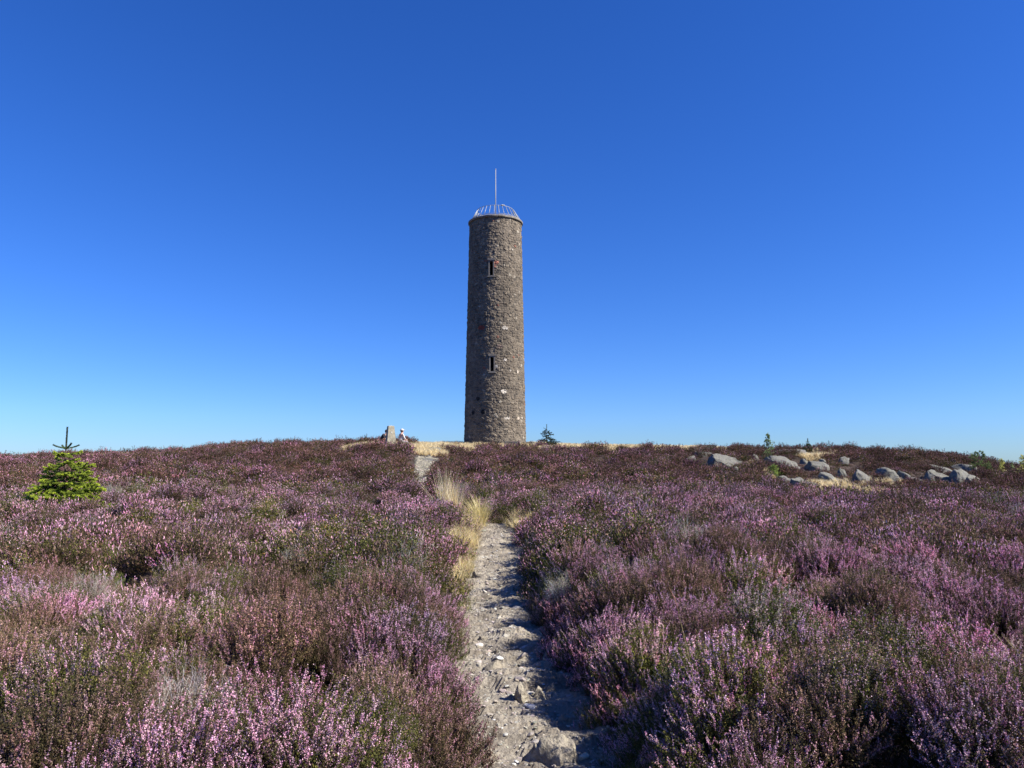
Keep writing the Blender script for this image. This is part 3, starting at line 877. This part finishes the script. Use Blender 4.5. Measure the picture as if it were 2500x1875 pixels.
# windows: centred at screen angle; -Y faces the camera
WIN = []
for px, r0, r1 in ((1199.5, 636, 672), (1201.5, 871, 907)):
    zc0 = EYE + (63.6 - 2.4) * trow(r1) - ZB; zc1 = EYE + (63.6 - 2.4) * trow(r0) - ZB
    zc = (zc0 + zc1) / 2
    xo = xcol(px, (r0 + r1) / 2) * 61.2 - TX
    ang = -math.pi / 2 + math.asin(xo / trad(zc))
    WIN.append((ang % (2 * math.pi), zc0, zc1, .34))
disp = disp * sstep(TH, TH - .3, zv) * .3 + disp * .7
mort = np.array([.23, .195, .155])
stone = np.where(cid[:, None] < .62, np.array([.17, .14, .11]), np.where(cid[:, None] < .8, np.array([.24, .20, .155]), np.where(cid[:, None] < .982, np.array([.105, .09, .075]), np.where(cid[:, None] < .994, np.array([.36, .32, .26]), np.array([.24, .11, .08])))))
stone = stone * (.84 + .30 * cid2[:, None])
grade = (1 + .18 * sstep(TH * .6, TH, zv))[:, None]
big = fbm(np.cos(tt) * 2.5, np.sin(tt) * 2.5, zv * .5, 19, 3)[:, None]
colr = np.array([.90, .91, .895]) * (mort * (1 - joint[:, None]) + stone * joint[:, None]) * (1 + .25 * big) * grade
# a few singular stones on the wall, and holes painted as black shade
def spot(px, row, w, h, c):
    global colr
    z0 = EYE + 61.3 * trow(row) - ZB; xo = xcol(px, row) * 61.3 - TX
    a = (-math.pi / 2 + math.asin(max(-.99, min(.99, xo / float(trad(z0)))))) % (2 * math.pi)
    m_ = (((np.angle(np.exp(1j * (tt - a)))) * trad(z0) / (w / 2)) ** 2 + ((zv - z0) / (h / 2)) ** 2) < 1
    colr = np.where(m_[:, None], np.array(c) * (.85 + .3 * cid2[:, None]), colr)
spot(1233, 800, .5, .32, (.46, .42, .36)); spot(1175, 799, .6, .4, (.26, .07, .05)); spot(1230, 956, .5, .32, (.6, .55, .47))
spot(1211, 641, .45, .3, (.50, .22, .15)); spot(1207, 650, .3, .3, (.45, .22, .16)); spot(1264, 905, .22, .3, (.6, .52, .42)); spot(1212, 895, .25, .25, (.5, .47, .41))
spot(1179, 1006, .35, .42, (.02, .02, .02)); spot(1167, 973, .35, .4, (.03, .03, .03)); spot(1155, 1007, .35, .35, (.03, .03, .03)); spot(1238, 1021, .55, .2, (.55, .5, .42))  # the near-black ovals paint the shade inside small wall holes
spot(1233, 878, .25, .2, (.6, .55, .48)); spot(1220, 846, .5, .35, (.17, .13, .11)); spot(1265, 1020, .3, .2, (.6, .52, .42)); spot(1246, 903, .15, .2, (.48, .44, .38))
R_ = rr + disp
P = np.stack([R_ * np.cos(tt), R_ * np.sin(tt), zv], 1)
inhole = np.zeros(nth * nz, bool)
fi, fj = np.meshgrid(np.arange(nth), np.arange(nz - 1)); fi = fi.ravel(); fj = fj.ravel()
fc = np.stack([fj * nth + fi, fj * nth + (fi + 1) % nth, (fj + 1) * nth + (fi + 1) % nth, (fj + 1) * nth + fi], 1)
tc = (fi + .5) / nth * 2 * math.pi; zc_ = (fj + .5) / (nz - 1) * (TH - .04)
kill = np.zeros(len(fc), bool)
for a, z0, z1, w in WIN:
    hit = (np.abs(np.angle(np.exp(1j * (tc - a)))) * 2.4 < w / 2) & (zc_ > z0) & (zc_ < z1)
    kill |= hit
fc = fc[~kill]
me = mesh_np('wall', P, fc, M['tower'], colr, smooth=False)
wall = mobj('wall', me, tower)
# windows: splayed recess, stone surround, black panel painted for the shade inside
for a, z0, z1, w in WIN:
    zc = (z0 + z1) / 2; r0 = float(trad(zc)) + .02
    w2 = w / 2 + .02; h2 = (z1 - z0) / 2 + .02
    wo = bpy.data.objects.new('window', None)
    bm = bmesh.new()
    def pt(rad, s, z): return Vector((math.cos(a) * rad - math.sin(a) * s, math.sin(a) * rad + math.cos(a) * s, zc + z))
    o_ = [pt(r0 + .035, s * (w2 + .05), z * (h2 + .06)) for s, z in ((-1, -1), (1, -1), (1, 1), (-1, 1))]
    i_ = [pt(r0 + .035, s * (w2 - .05), z * (h2 - .04)) for s, z in ((-1, -1), (1, -1), (1, 1), (-1, 1))]
    k_ = [pt(r0 - .9, s * (w2 - .05), z * (h2 - .04)) for s, z in ((-1, -1), (1, -1), (1, 1), (-1, 1))]
    x_ = [pt(r0 - .2, s * (w2 + .05), z * (h2 + .06)) for s, z in ((-1, -1), (1, -1), (1, 1), (-1, 1))]
    V = [[bm.verts.new(p) for p in q] for q in (x_, o_, i_, k_)]
    for A, B in zip(V, V[1:]):
        for q in range(4): bm.faces.new((A[q], A[(q + 1) % 4], B[(q + 1) % 4], B[q]))
    wf = bm_obj('window', bm, M['jamb'], tower)
    wf['label'] = 'upper slit window' if z0 > 9 else 'lower slit window'
    bm = bmesh.new(); bm.faces.new([bm.verts.new(pt(r0 - .45, s * (w2 - .045), z * (h2 - .035))) for s, z in ((-1, -1), (1, -1), (1, 1), (-1, 1))])
    bm_obj('shade_panel', bm, M['dark'], wf)
# dressed lintel and sill of each window
for (a, z0, z1, w), wf in zip(WIN, [o for o in tower.children if o.name.startswith('window')]):
    for nm, zc in (('lintel', z1 + .13), ('sill', z0 - .09)):
        r0 = float(trad(zc)); hh = .085 if nm == 'lintel' else .055
        bm = bmesh.new(); bmesh.ops.create_cube(bm, size=1, matrix=Matrix.Rotation(a, 4, 'Z') @ Matrix.Translation((r0 - .03, 0, zc)) @ Matrix.Diagonal((.28, .66, hh * 2, 1)))
        bmesh.ops.bevel(bm, geom=bm.edges[:], offset=.02, segments=2, affect='EDGES'); bm_obj(nm, bm, M['jamb'], wf)
# coping ring of separate-looking blocks
def ring_profile(bm, prof, nseg, gap_every=None, jit=0, seed=1):
    r = random.Random(seed); nb = 26
    for blk in range(nb):
        a0 = 2 * math.pi * blk / nb + .004; a1 = 2 * math.pi * (blk + 1) / nb - .004
        ro = r.uniform(-.012, .012); zo = r.uniform(-.012, .012)
        rings = []
        for i in range(6):
            a = a0 + (a1 - a0) * i / 5
            rings.append([bm.verts.new(((p[0] + ro) * math.cos(a), (p[0] + ro) * math.sin(a), p[1] + zo)) for p in prof])
        n = len(prof)
        for A, B in zip(rings, rings[1:]):
            for q in range(n): bm.faces.new((A[q], B[q], B[(q + 1) % n], A[(q + 1) % n]))
        bm.faces.new(rings[0]); bm.faces.new(rings[-1][::-1])
rc = 67.0 / F * 65.2
bm = bmesh.new()
ring_profile(bm, [(rc - .45, TH - .03), (rc - .06, TH - .03), (rc, TH + .01), (rc + .01, TH + .12), (rc - .05, TH + .18), (rc - .45, TH + .24)], 26)
cop = bm_obj('coping', bm, M['coping'], tower)
bm = bmesh.new(); bmesh.ops.create_cone(bm, cap_ends=True, segments=64, radius1=rc - .44, radius2=rc - .44, depth=.2, matrix=Matrix.Translation((0, 0, TH + .05)))
bm_obj('roof_slab', bm, M['jamb'], tower)
# railing leaning inwards
ZR0, ZR1 = TH + .23, TH + .23 + .98
RR0, RR1 = 60.5 / F * 65.2, 45 / F * 65.2
NB = 30
rail = None
def ringtube(name, R, z, rad, mat, parent):
    bm = bmesh.new()
    pts = [(R * math.cos(2 * math.pi * k / 72), R * math.sin(2 * math.pi * k / 72), z) for k in range(73)]
    tube(bm, pts, rad, 8, caps=False); return bm_obj(name, bm, mat, parent, True)
rail = ringtube('railing', RR1, ZR1, .020, M['galv'], tower)
ringtube('lower_rail', RR0 - .03, ZR0 + .10, .017, M['galv'], rail)
for k in range(NB):
    a = 2 * math.pi * (k + .32) / NB
    bm = bmesh.new()
    tube(bm, [(RR0 * math.cos(a), RR0 * math.sin(a), ZR0 - .03), (RR1 * math.cos(a), RR1 * math.sin(a), ZR1)], .026 if k % 5 == 3 else .022, 6)
    bm_obj('bar', bm, M['galv'], rail, True)
# stout stay at the right of the railing, small view plate on the rail
bm = bmesh.new(); a = -.30
tube(bm, [((RR0 + .05) * math.cos(a), (RR0 + .05) * math.sin(a), ZR0), ((RR1 + .03) * math.cos(a), (RR1 + .03) * math.sin(a), ZR1 - .1)], .05, 8); bm_obj('stay', bm, M['galv'], rail)
bm = bmesh.new(); a = math.radians(-66)
bmesh.ops.create_cube(bm, size=1, matrix=Matrix.Translation((RR1 * math.cos(a), RR1 * math.sin(a), ZR1 + .03)) @ Matrix.Rotation(a, 4, 'Z') @ Matrix.Diagonal((.18, .28, .07, 1)))
bm_obj('view_plate', bm, M['pole'], rail)
zp = EYE + 63.6 * trow(414) - ZB
bm = bmesh.new(); tube(bm, [(0, 0, TH + .1), (0, 0, TH + 2.5), (0, 0, zp)], [.045, .04, .03], 12)
fp = bm_obj('flagpole', bm, M['pole'], tower, True)
bm = bmesh.new(); bmesh.ops.create_uvsphere(bm, u_segments=10, v_segments=6, radius=.05, matrix=Matrix.Translation((0, 0, zp + .03)))
bm_obj('finial', bm, M['pole'], fp, True)

# foundation blocks at the right foot of the tower
def block(px, row0, row1, w, d, label, seed, deep=.8, mat='coping', grp=None):
    x = d * xcol(px); z0 = zrow(row1, d); z1 = zrow(row0, d)
    W = w / F * d
    bm = bmesh.new(); bmesh.ops.create_cube(bm, size=1, matrix=Matrix.Diagonal((W, deep, z1 - z0 + .3, 1)))
    bmesh.ops.bevel(bm, geom=bm.edges[:], offset=.04, segments=2, affect='EDGES')
    bmesh.ops.triangulate(bm, faces=bm.faces[:]); bmesh.ops.subdivide_edges(bm, edges=bm.edges[:], cuts=2)
    r = random.Random(seed)
    for v in bm.verts:
        q = float(fbm(np.array([v.co.x * 3 + seed]), np.array([v.co.y * 3]), np.array([v.co.z * 3]), 5, 3)[0]); v.co *= 1 + .05 * q
    o = bm_obj('stone_block', bm, M[mat]); o.location = (x, d, (z0 - .3 + z1) / 2); o.rotation_euler.z = r.uniform(-.2, .2)
    tag(o, label, 'stone block', grp); return o
FG = 'foundation stones at the foot of the tower'
block(1252, 1078, 1090, 36, 60.6, 'wide low foundation stone against the lower right of the tower', 1, .8, 'rock', FG)
block(1290, 1079, 1090, 26, 61.6, 'rounded foundation stone sticking out to the right of the tower', 2, .9, 'rock', FG)
block(1727, 1086, 1097, 34, 57.5, 'square-cut pale block on the skyline between tower and rowan', 3, .9, 'coping')

# ------------------------------------------------------------------ trig pillar
gz = zrow(1086, 48.0)
pil = empty('survey_pillar', (PILX, PILY, gz - .15), math.radians(24), label='tapering square concrete survey pillar on the skyline left of the tower', cat='pillar')
ph = zrow(1039.8, 48) - gz + .15
bm = bmesh.new()
vs = [[bm.verts.new((s * w, t * w, z)) for s, t in ((-1, -1), (1, -1), (1, 1), (-1, 1))] for w, z in ((.31, 0), (.305, .04), (.185, ph - .03), (.165, ph))]
for A, B in zip(vs, vs[1:]):
    for q in range(4): bm.faces.new((A[q], A[(q + 1) % 4], B[(q + 1) % 4], B[q]))
bm.faces.new(vs[-1]); bm.faces.new(vs[0][::-1])
bm_obj('shaft', bm, M['concrete'], pil)
bm = bmesh.new(); bmesh.ops.create_cone(bm, cap_ends=True, segments=20, radius1=.07, radius2=.07, depth=.02, matrix=Matrix.Translation((0, 0, ph + .008)))
bm_obj('top_plate', bm, M['brass'], pil)
bm = bmesh.new(); bmesh.ops.create_cube(bm, size=1, matrix=Matrix.Translation((0, -.235, ph * .68)) @ Matrix.Diagonal((.07, .03, .10, 1)))
bmesh.ops.bevel(bm, geom=bm.edges[:], offset=.008, segments=2, affect='EDGES')
bm_obj('bracket', bm, M['brass'], pil)

# ------------------------------------------------------------------ people (both seated, seen small)
def skin_mesh(name, nodes, edges, mat, sub=2, root=0):
    me = bpy.data.meshes.new(name); me.from_pydata([n[0] for n in nodes], edges, [])
    o = bpy.data.objects.new(name, me); COL.objects.link(o)
    sk = o.modifiers.new('s', 'SKIN'); sk.use_smooth_shade = True
    if not me.skin_vertices: me.skin_vertices.new()
    for i, n in enumerate(nodes):
        r = n[1] if hasattr(n[1], '__len__') else (n[1], n[1])
        me.skin_vertices[0].data[i].radius = r
        me.skin_vertices[0].data[i].use_root = (i == root)
    o.modifiers.new('u', 'SUBSURF').levels = sub; o.modifiers['u'].render_levels = sub
    dg = bpy.context.evaluated_depsgraph_get(); dg.update()
    em = bpy.data.meshes.new_from_object(o.evaluated_get(dg)); em.name = name
    bpy.data.objects.remove(o); em.materials.clear(); em.materials.append(mat)
    for p in em.polygons: p.use_smooth = True
    return em

def person(loc, rz, label, hunch, top, trousers, cap, s=1.0):
    root = empty('person', loc, rz, label=label, cat='person'); root.scale = (s, s, s)
    h = hunch
    pel = (0, 0, .42); sp = (.0 + h * .02, 0, .60); che = (.02 + h * .10, 0, .80 - h * .03); nk = (.05 + h * .20, 0, .97 - h * .06)
    hd = (nk[0] + .04 + h * .03, 0, nk[2] + .10); ht = (hd[0], 0, hd[2] + .10)
    N = [(pel, .13), (sp, .12), (che, (.15, .13)), (nk, .05), (hd, (.078, .085)), (ht, (.07, .075)), ((hd[0] + .095, 0, hd[2] + .02), .014), ((hd[0] + .075, 0, hd[2] - .03), .03)]
    E = [(0, 1), (1, 2), (2, 3), (3, 4), (4, 5), (4, 6), (4, 7)]
    legs, arms = [], []
    for sd in (1, -1):
        i = len(N)
        L = [((.06, sd * .10, .42), .085), ((.40, sd * .13, .46), .065), ((.43, sd * .13, .26), .055), ((.42, sd * .13, .08), .04), ((.55, sd * .14, .045), .035)]
        N += L; E += [(0, i), (i, i + 1), (i + 1, i + 2), (i + 2, i + 3), (i + 3, i + 4)]; legs.append(L)
        i = len(N)
        A = [((che[0], sd * .19, che[2] + .08), .055), ((che[0] + .10, sd * .23, che[2] - .15), .043), ((.30, sd * .16, .56), .030), ((.37, sd * .14, .535), .032)]
        N += A; E += [(2, i), (i, i + 1), (i + 1, i + 2), (i + 2, i + 3)]; arms.append(A)
        for q in range(4):
            b = len(N); yy = sd * (.14 + (q - 1.5) * .02)
            ln = (.04, .048, .045, .034)[q]
            N += [((.40, yy, .535), .009), ((.40 + ln, yy, .53), .0085), ((.40 + ln * 1.5, yy, .505), .007)]
            E += [(i + 3, b), (b, b + 1), (b + 1, b + 2)]
        b = len(N); N += [((.375, sd * .14 - sd * .045, .53), .010), ((.40, sd * .14 - sd * .065, .515), .008)]; E += [(i + 3, b), (b, b + 1)]
    mobj('body', skin_mesh('body', N, E, M['skin']), root)
    up = lambda n, k: (n[0], tuple(v + k for v in (n[1] if hasattr(n[1], '__len__') else (n[1], n[1]))))
    N2 = [up(N[0], .015), up(N[1], .02), up(N[2], .018), (nk[:2] + (nk[2] - .04,), .06)]; E2 = [(0, 1), (1, 2), (2, 3)]
    for A in arms:
        i = len(N2); N2 += [up(A[0], .016), up(A[1], .014), ((A[2][0][0] - .05, A[2][0][1], A[2][0][2] + .02), .042)]; E2 += [(2, i), (i, i + 1), (i + 1, i + 2)]
    mobj('top', skin_mesh('top', N2, E2, top), root)
    N3 = [up(N[0], .02)]; E3 = []
    for L in legs:
        i = len(N3); N3 += [up(L[0], .014), up(L[1], .014), up(L[2], .014), up(L[3], .014)]; E3 += [(0, i), (i, i + 1), (i + 1, i + 2), (i + 2, i + 3)]
    mobj('trousers', skin_mesh('trousers', N3, E3, trousers), root)
    c = Vector(hd) + Vector((-.015, 0, .06))
    bm = bmesh.new(); bmesh.ops.create_uvsphere(bm, u_segments=20, v_segments=12, radius=.115, matrix=Matrix.Translation(c) @ Matrix.Diagonal((1.02, .92, 1.05, 1)))
    bmesh.ops.delete(bm, geom=[v for v in bm.verts if v.co.x - c.x > .045 and v.co.z < c.z + .05 or v.co.z < c.z - .085], context='VERTS')
    mobj_h = bm_obj('hair', bm, M['hair'], root, True)
    if cap:
        bm = bmesh.new(); bmesh.ops.create_uvsphere(bm, u_segments=20, v_segments=12, radius=.13, matrix=Matrix.Translation(c + Vector((0, 0, .02))))
        bmesh.ops.delete(bm, geom=[v for v in bm.verts if v.co.z < c.z + .015], context='VERTS')
        for k in range(13):
            pass
        ang = [math.radians(a) for a in range(-75, 76, 15)]
        inn = [bm.verts.new(c + Vector((.125 * math.cos(a), .125 * math.sin(a), .035))) for a in ang]
        out = [bm.verts.new(c + Vector((.115 + .11 * math.cos(a), .13 * math.sin(a), .075))) for a in ang]
        for q in range(len(ang) - 1): bm.faces.new((inn[q], inn[q + 1], out[q + 1], out[q]))
        cp = bm_obj('sun_cap', bm, M['white_cloth'], root, True)
        sl = cp.modifiers.new('t', 'SOLIDIFY'); sl.thickness = .006
        cp['label'] = 'white cap with upturned peak'
    return root

def seat(x, d, z):
    bm = bmesh.new()
wx, wd = xcol(980.5) * 49.0, 49.0
top_w = zrow(1046.5, wd)
person((wx - .06, wd, top_w - 1.27), math.radians(42), 'person in a white cap and pale top sitting in the dry grass facing right', 0.05, M['white_cloth'], M['grey_cloth'], True)
lx, ld = xcol(932.5) * 48.9, 48.9
top_l = zrow(1048, ld)
person((lx - .02, ld, top_l - 1.20), math.radians(-5), 'person in dark clothes sitting hunched against the left side of the concrete pillar', 1.0, M['dark_cloth'], M['rust_cloth'], False)

# ------------------------------------------------------------------ trees
def needles(A, B, n, ln, wd, r, cola, colb, flatten=.6, spread=.02):
    """needle triangles along segment A-B"""
    t = r.uniform(0, 1, n)[:, None]; P = A + (B - A) * t
    ax = (B - A) / (np.linalg.norm(B - A) + 1e-9)
    rd = r.normal(size=(n, 3)); rd -= (rd @ ax)[:, None] * ax; rd[:, 2] = rd[:, 2] * flatten + .25 * np.abs(rd[:, 2])
    rd /= np.linalg.norm(rd, axis=1)[:, None]
    d = rd * .8 + ax * .6; d /= np.linalg.norm(d, axis=1)[:, None]
    s = np.cross(d, r.normal(size=(n, 3))); s /= np.linalg.norm(s, axis=1)[:, None]
    l = ln * r.uniform(.7, 1.15, (n, 1))
    T = np.stack([P - s * wd, P + s * wd, P + d * l], 1)
    C = cola * (1 - t) + colb * t
    return T, C * r.uniform(.75, 1.25, (n, 1))

def spruce(px, d, row_top, row_base, label, seed, wfrac=.42, whorls=9, young=(.66, .74, .10), old=(.13, .20, .05), ln=.036, wd=.006, dens=1.0, grp=None, skew=None, gappy=0, leader=.24, blue=(.13, .18, .12)):
    x = d * xcol(px); gz_ = float(terrain(x, d)); zt = zrow(row_top, d); H = zt - gz_
    r = np.random.default_rng(seed)
    root = empty('spruce', (x, d, gz_), label=label, cat='spruce', group=grp)
    bm = bmesh.new()
    tube(bm, [(0, 0, -.05), (0.01, 0, H * .4), (-.005, 0, H * .75), (0, 0, H * .985)], [H * .022, H * .015, H * .007, H * .003], 7)
    T, C = [], []; young = np.array(young); old = np.array(old); blue = np.array(blue)
    t_, c_ = needles(np.array([0, 0, H * (1 - leader)]), np.array([0, 0, H]), int(1500 * dens), ln * .9, wd * 1.2, r, blue, blue); T.append(t_); C.append(c_)
    levels = [H * (1 - leader)]; step = H * .115
    while levels[-1] > H * .13: levels.append(levels[-1] - step * r.uniform(.75, 1.1)); step *= .90
    for li, z in enumerate(levels):
        f = 1 - z / H
        Lb = H * wfrac * (f ** 1.2) * 1.28 if li else H * wfrac * .33
        nb = 4 if li == 0 else int(r.integers(5, 8)) + (1 if f > .5 else 0)
        a0 = r.uniform(0, 6.28)
        for k in range(nb):
            if r.random() < gappy: continue
            a = a0 + k * 6.283 / nb + r.normal(0, .18); L = Lb * r.uniform(.72, 1.15)
            if skew: L *= 1 + skew * math.cos(a)
            rise = .32 if li == 0 else (.50 - .55 * f) + r.normal(0, .10)
            z = levels[li] + (r.normal(0, H * .022) if li else 0)
            pts = []
            for q in range(6):
                s = q / 5
                pts.append(np.array([math.cos(a) * L * s, math.sin(a) * L * s, z + L * (rise * s - .32 * s * s * (f + .2) + .16 * s ** 4)]))
            rr0 = H * .0045 * (.4 + f)
            tube(bm, [tuple(p) for p in pts], [rr0 * (1 - .75 * q / 5) for q in range(6)], 4)
            tipc = young if f > .25 else young * .5 + blue * .5
            if li == 0: tipc = blue
            for q in range(1 if li else 0, 5):
                n = int(dens * 300 * L / 5 * (.6 + q * .25) / .2)
                cc0 = old + (tipc - old) * max(.3, q / 4) ** 1.2; cc1 = old + (tipc - old) * max(0, q / 4) ** 1.3
                t_, c_ = needles(pts[q], pts[q + 1], max(6, n), ln, wd, r, cc0, cc1); T.append(t_); C.append(c_)
            if li == 0: continue
            # side branchlets
            nsb = int(4 + L * 11)
            for q in range(nsb):
                s = .22 + .72 * (q + r.uniform(0, .6)) / nsb; i = min(4, int(s * 5)); fr = s * 5 - i
                p = pts[i] * (1 - fr) + pts[i + 1] * fr
                sd = 1 if q % 2 else -1
                aa = a + sd * r.uniform(.65, 1.0); l2 = L * (.52 * (1 - s) + .13) * r.uniform(.7, 1.15)
                e = p + np.array([math.cos(aa) * l2, math.sin(aa) * l2, r.normal(-.05, .28) * l2])
                m_ = (p + e) / 2 + np.array([0, 0, .04 * l2])
                tube(bm, [tuple(p), tuple(m_), tuple(e)], [rr0 * .4, rr0 * .3, rr0 * .15], 3)
                mixv = min(1, .35 + s * .6)
                ce = old + (tipc - old) * mixv * r.uniform(.7, 1.1)
                n = int(dens * 1500 * l2)
                t_, c_ = needles(p, m_, max(4, n // 2), ln, wd, r, old, (old + ce) / 2); T.append(t_); C.append(c_)
                t_, c_ = needles(m_, e, max(5, n // 2), ln, wd, r, (old + ce) / 2, ce); T.append(t_); C.append(c_)
    bm_obj('trunk', bm, M['bark'], root)
    T = np.concatenate(T).reshape(-1, 3); C = np.clip(np.concatenate(C), .01, 1)
    mobj('crown', mesh_np('crown', T, np.arange(len(T)).reshape(-1, 3), M['leaf'], C), root)
    return root

spruce(161, 19.3, 1043, 1240, 'bright yellow-green young spruce with a tall bare leader in the heather on the left', 5, wfrac=.43, dens=1.35, skew=.12)
spruce(1335, 59.5, 1036, 1090, 'dark ragged little spruce on the skyline just right of the tower', 9, wfrac=.55, young=(.07, .10, .06), old=(.03, .045, .03), ln=.06, wd=.008, dens=.20, gappy=.5, leader=.2, skew=.15)
spruce(1973, 52.5, 1071, 1100, 'tiny open spruce on the skyline above the flat-topped rock', 13, wfrac=.33, young=(.13, .17, .09), old=(.06, .09, .05), ln=.06, wd=.009, dens=.28, gappy=.1)

def sapling(name, px, d, row_top, label, seed, spread, nb, nleaf, leaf, pal, cat, lean=0, start=.15, grp=None):
    x = d * xcol(px); gz_ = float(terrain(x, d)); H = zrow(row_top, d) - gz_
    r = np.random.default_rng(seed); root = empty(name, (x, d, gz_), label=label, cat=cat, group=grp)
    bm = bmesh.new(); tube(bm, [(0, 0, -.03), (lean * .3, 0, H * .4), (lean * .7, 0, H * .75), (lean, 0, H * .98)], [H * .016, H * .012, H * .007, H * .002], 6)
    T, C = [], []; pal = np.array(pal)
    for k in range(nb):
        s = start + (1 - start) * (k + r.uniform(0, .8)) / nb; s = min(s, .97); a = k * 2.4 + r.normal(0, .4)
        p = np.array([lean * s, 0, H * s]); L = spread * (1.05 - s) ** .6 * r.uniform(.6, 1.1)
        e = p + np.array([math.cos(a) * L, math.sin(a) * L, L * .65])
        tube(bm, [tuple(p), tuple((p + e) / 2 + np.array([0, 0, -.03 * L])), tuple(e)], [H * .005, H * .0035, H * .0015], 4)
        P = p + (e - p) * r.uniform(.2, 1.1, (nleaf, 1)) + r.normal(size=(nleaf, 3)) * spread * .13
        T.append(rand_quads(P, leaf, 1.8, r, up=.2)); C.append(np.repeat(pal[r.integers(0, len(pal), nleaf)] * r.uniform(.8, 1.2, (nleaf, 1)), 2, 0))
    P = np.array([lean, 0, H * .97]) + r.normal(size=(nleaf // 2, 3)) * spread * .1
    T.append(rand_quads(P, leaf, 1.8, r)); C.append(np.repeat(pal[r.integers(0, len(pal), len(P))], 2, 0))
    bm_obj('trunk', bm, M['bark'], root)
    T = np.concatenate(T).reshape(-1, 3)
    mobj('crown', mesh_np('crown', T, np.arange(len(T)).reshape(-1, 3), M['leaf'], np.concatenate(C)), root)
    return root
G1 = [(.16, .22, .09), (.11, .16, .06), (.22, .27, .12)]
YG = [(.42, .42, .10), (.34, .36, .08), (.5, .48, .16)]
sapling('rowan_sapling', 1876, 45.5, 1060, 'slender leafy rowan sapling rising above the domed boulder', 31, .42, 22, 16, .033, G1, 'sapling')
sapling('birch_sapling', 1887, 37.5, 1138, 'low bushy light-green birch seedling below the rowan sapling', 32, .42, 16, 18, .026, [(.20, .27, .06), (.14, .20, .05)], 'sapling', start=.05)
def pine(px, d, row_top, label, seed):
    x = d * xcol(px); gz_ = float(terrain(x, d)); H = zrow(row_top, d) - gz_
    r = np.random.default_rng(seed); root = empty('pine', (x, d, gz_), label=label, cat='pine')
    bm = bmesh.new(); tube(bm, [(0, 0, -.03), (.02, 0, H * .5), (-.06, 0, H)], [H * .025, H * .018, H * .006], 7)
    T, C = [], []; o, y = np.array([.07, .11, .05]), np.array([.20, .27, .09])
    for k in range(24):
        s = .18 + .8 * k / 24; a = k * 2.4 + r.normal(0, .3); L = H * .40 * (1.15 - s) ** .8 * r.uniform(.6, 1.15)
        p = np.array([0, 0, H * s]); e = p + np.array([math.cos(a) * L, math.sin(a) * L, L * .45])
        tube(bm, [tuple(p), tuple(e)], [H * .007, H * .003], 4)
        for _ in range(5):
            q = p + (e - p) * r.uniform(.5, 1); e2 = q + (e - p) * .25 + r.normal(size=3) * L * .16 + np.array([0, 0, .05])
            t_, c_ = needles(q, e2, 60, .075, .006, r, o, y, 1.0); T.append(t_); C.append(c_)
    bm_obj('trunk', bm, M['bark'], root); T = np.concatenate(T).reshape(-1, 3)
    mobj('crown', mesh_np('crown', T, np.arange(len(T)).reshape(-1, 3), M['leaf'], np.concatenate(C)), root)
pine(2388, 43.5, 1103, 'bushy young pine beside the big pale slab near the right edge', 41)
YGR = 'yellow-green seedlings at the right edge of the moor'
sapling('birch_sapling', 2443, 46, 1121, 'small yellow-green birch seedling just right of the young pine', 33, .30, 13, 11, .034, YG, 'sapling', grp=YGR)
sapling('birch_sapling', 2494, 44, 1114, 'yellow-green birch seedling cut by the right edge of the picture', 34, .45, 15, 12, .036, YG, 'sapling', grp=YGR, lean=.1)
sapling('birch_sapling', 2468, 47, 1131, 'faint low seedling between the two yellow-green birches', 35, .25, 8, 7, .03, G1, 'sapling', grp=YGR)
sapling('birch_sapling', 2446, 30.5, 1206, 'tiny bright yellow-green seedling left of the isolated wedge-shaped rock', 36, .22, 12, 14, .020, YG, 'sapling', start=.05)

# ------------------------------------------------------------------ light, sky, camera
SUN_EL = math.radians(39); SUN_AZ = math.radians(106)       # azimuth clockwise from +Y
sd = Vector((math.sin(SUN_AZ) * math.cos(SUN_EL), math.cos(SUN_AZ) * math.cos(SUN_EL), math.sin(SUN_EL)))
sl = bpy.data.lights.new('sun', 'SUN'); sl.energy = 5.0; sl.angle = math.radians(.53); sl.color = (1, .93, .82)
so = bpy.data.objects.new('sun', sl); COL.objects.link(so)
so.rotation_euler = sd.to_track_quat('Z', 'Y').to_euler()

w = bpy.data.worlds.new('World'); scene.world = w; w.use_nodes = True
nt = w.node_tree; N = nt.nodes
for n in list(N): N.remove(n)
out = N.new('ShaderNodeOutputWorld'); bg = N.new('ShaderNodeBackground'); sky = N.new('ShaderNodeTexSky')
sky.sky_type = 'NISHITA'; sky.sun_disc = False; sky.sun_elevation = SUN_EL; sky.sun_rotation = SUN_AZ
sky.altitude = 300; sky.air_density = 1.0; sky.dust_density = .2; sky.ozone_density = 2.6
hs = N.new('ShaderNodeHueSaturation'); hs.inputs['Saturation'].default_value = 1.25; hs.inputs['Value'].default_value = 1
nt.links.new(sky.outputs[0], hs.inputs['Color']); nt.links.new(mixc(nt, 1.0, hs.outputs[0], (.60, .93, 1.70), 'MULTIPLY'), bg.inputs[0]); nt.links.new(bg.outputs[0], out.inputs[0])
bg.inputs[1].default_value = .052

cam = bpy.data.cameras.new('camera'); co = bpy.data.objects.new('camera', cam); COL.objects.link(co)
co.location = (0, 0, EYE); co.rotation_euler = (math.pi / 2 + PITCH, 0, 0)
cam.sensor_width = 36; cam.lens = 36 * F / 2500; cam.clip_end = 20000; cam.clip_start = .05
scene.camera = co
scene.view_settings.view_transform = 'Standard'; scene.view_settings.look = 'None'
scene.view_settings.exposure = .95; scene.view_settings.gamma = 1
scene.render.engine = 'CYCLES'
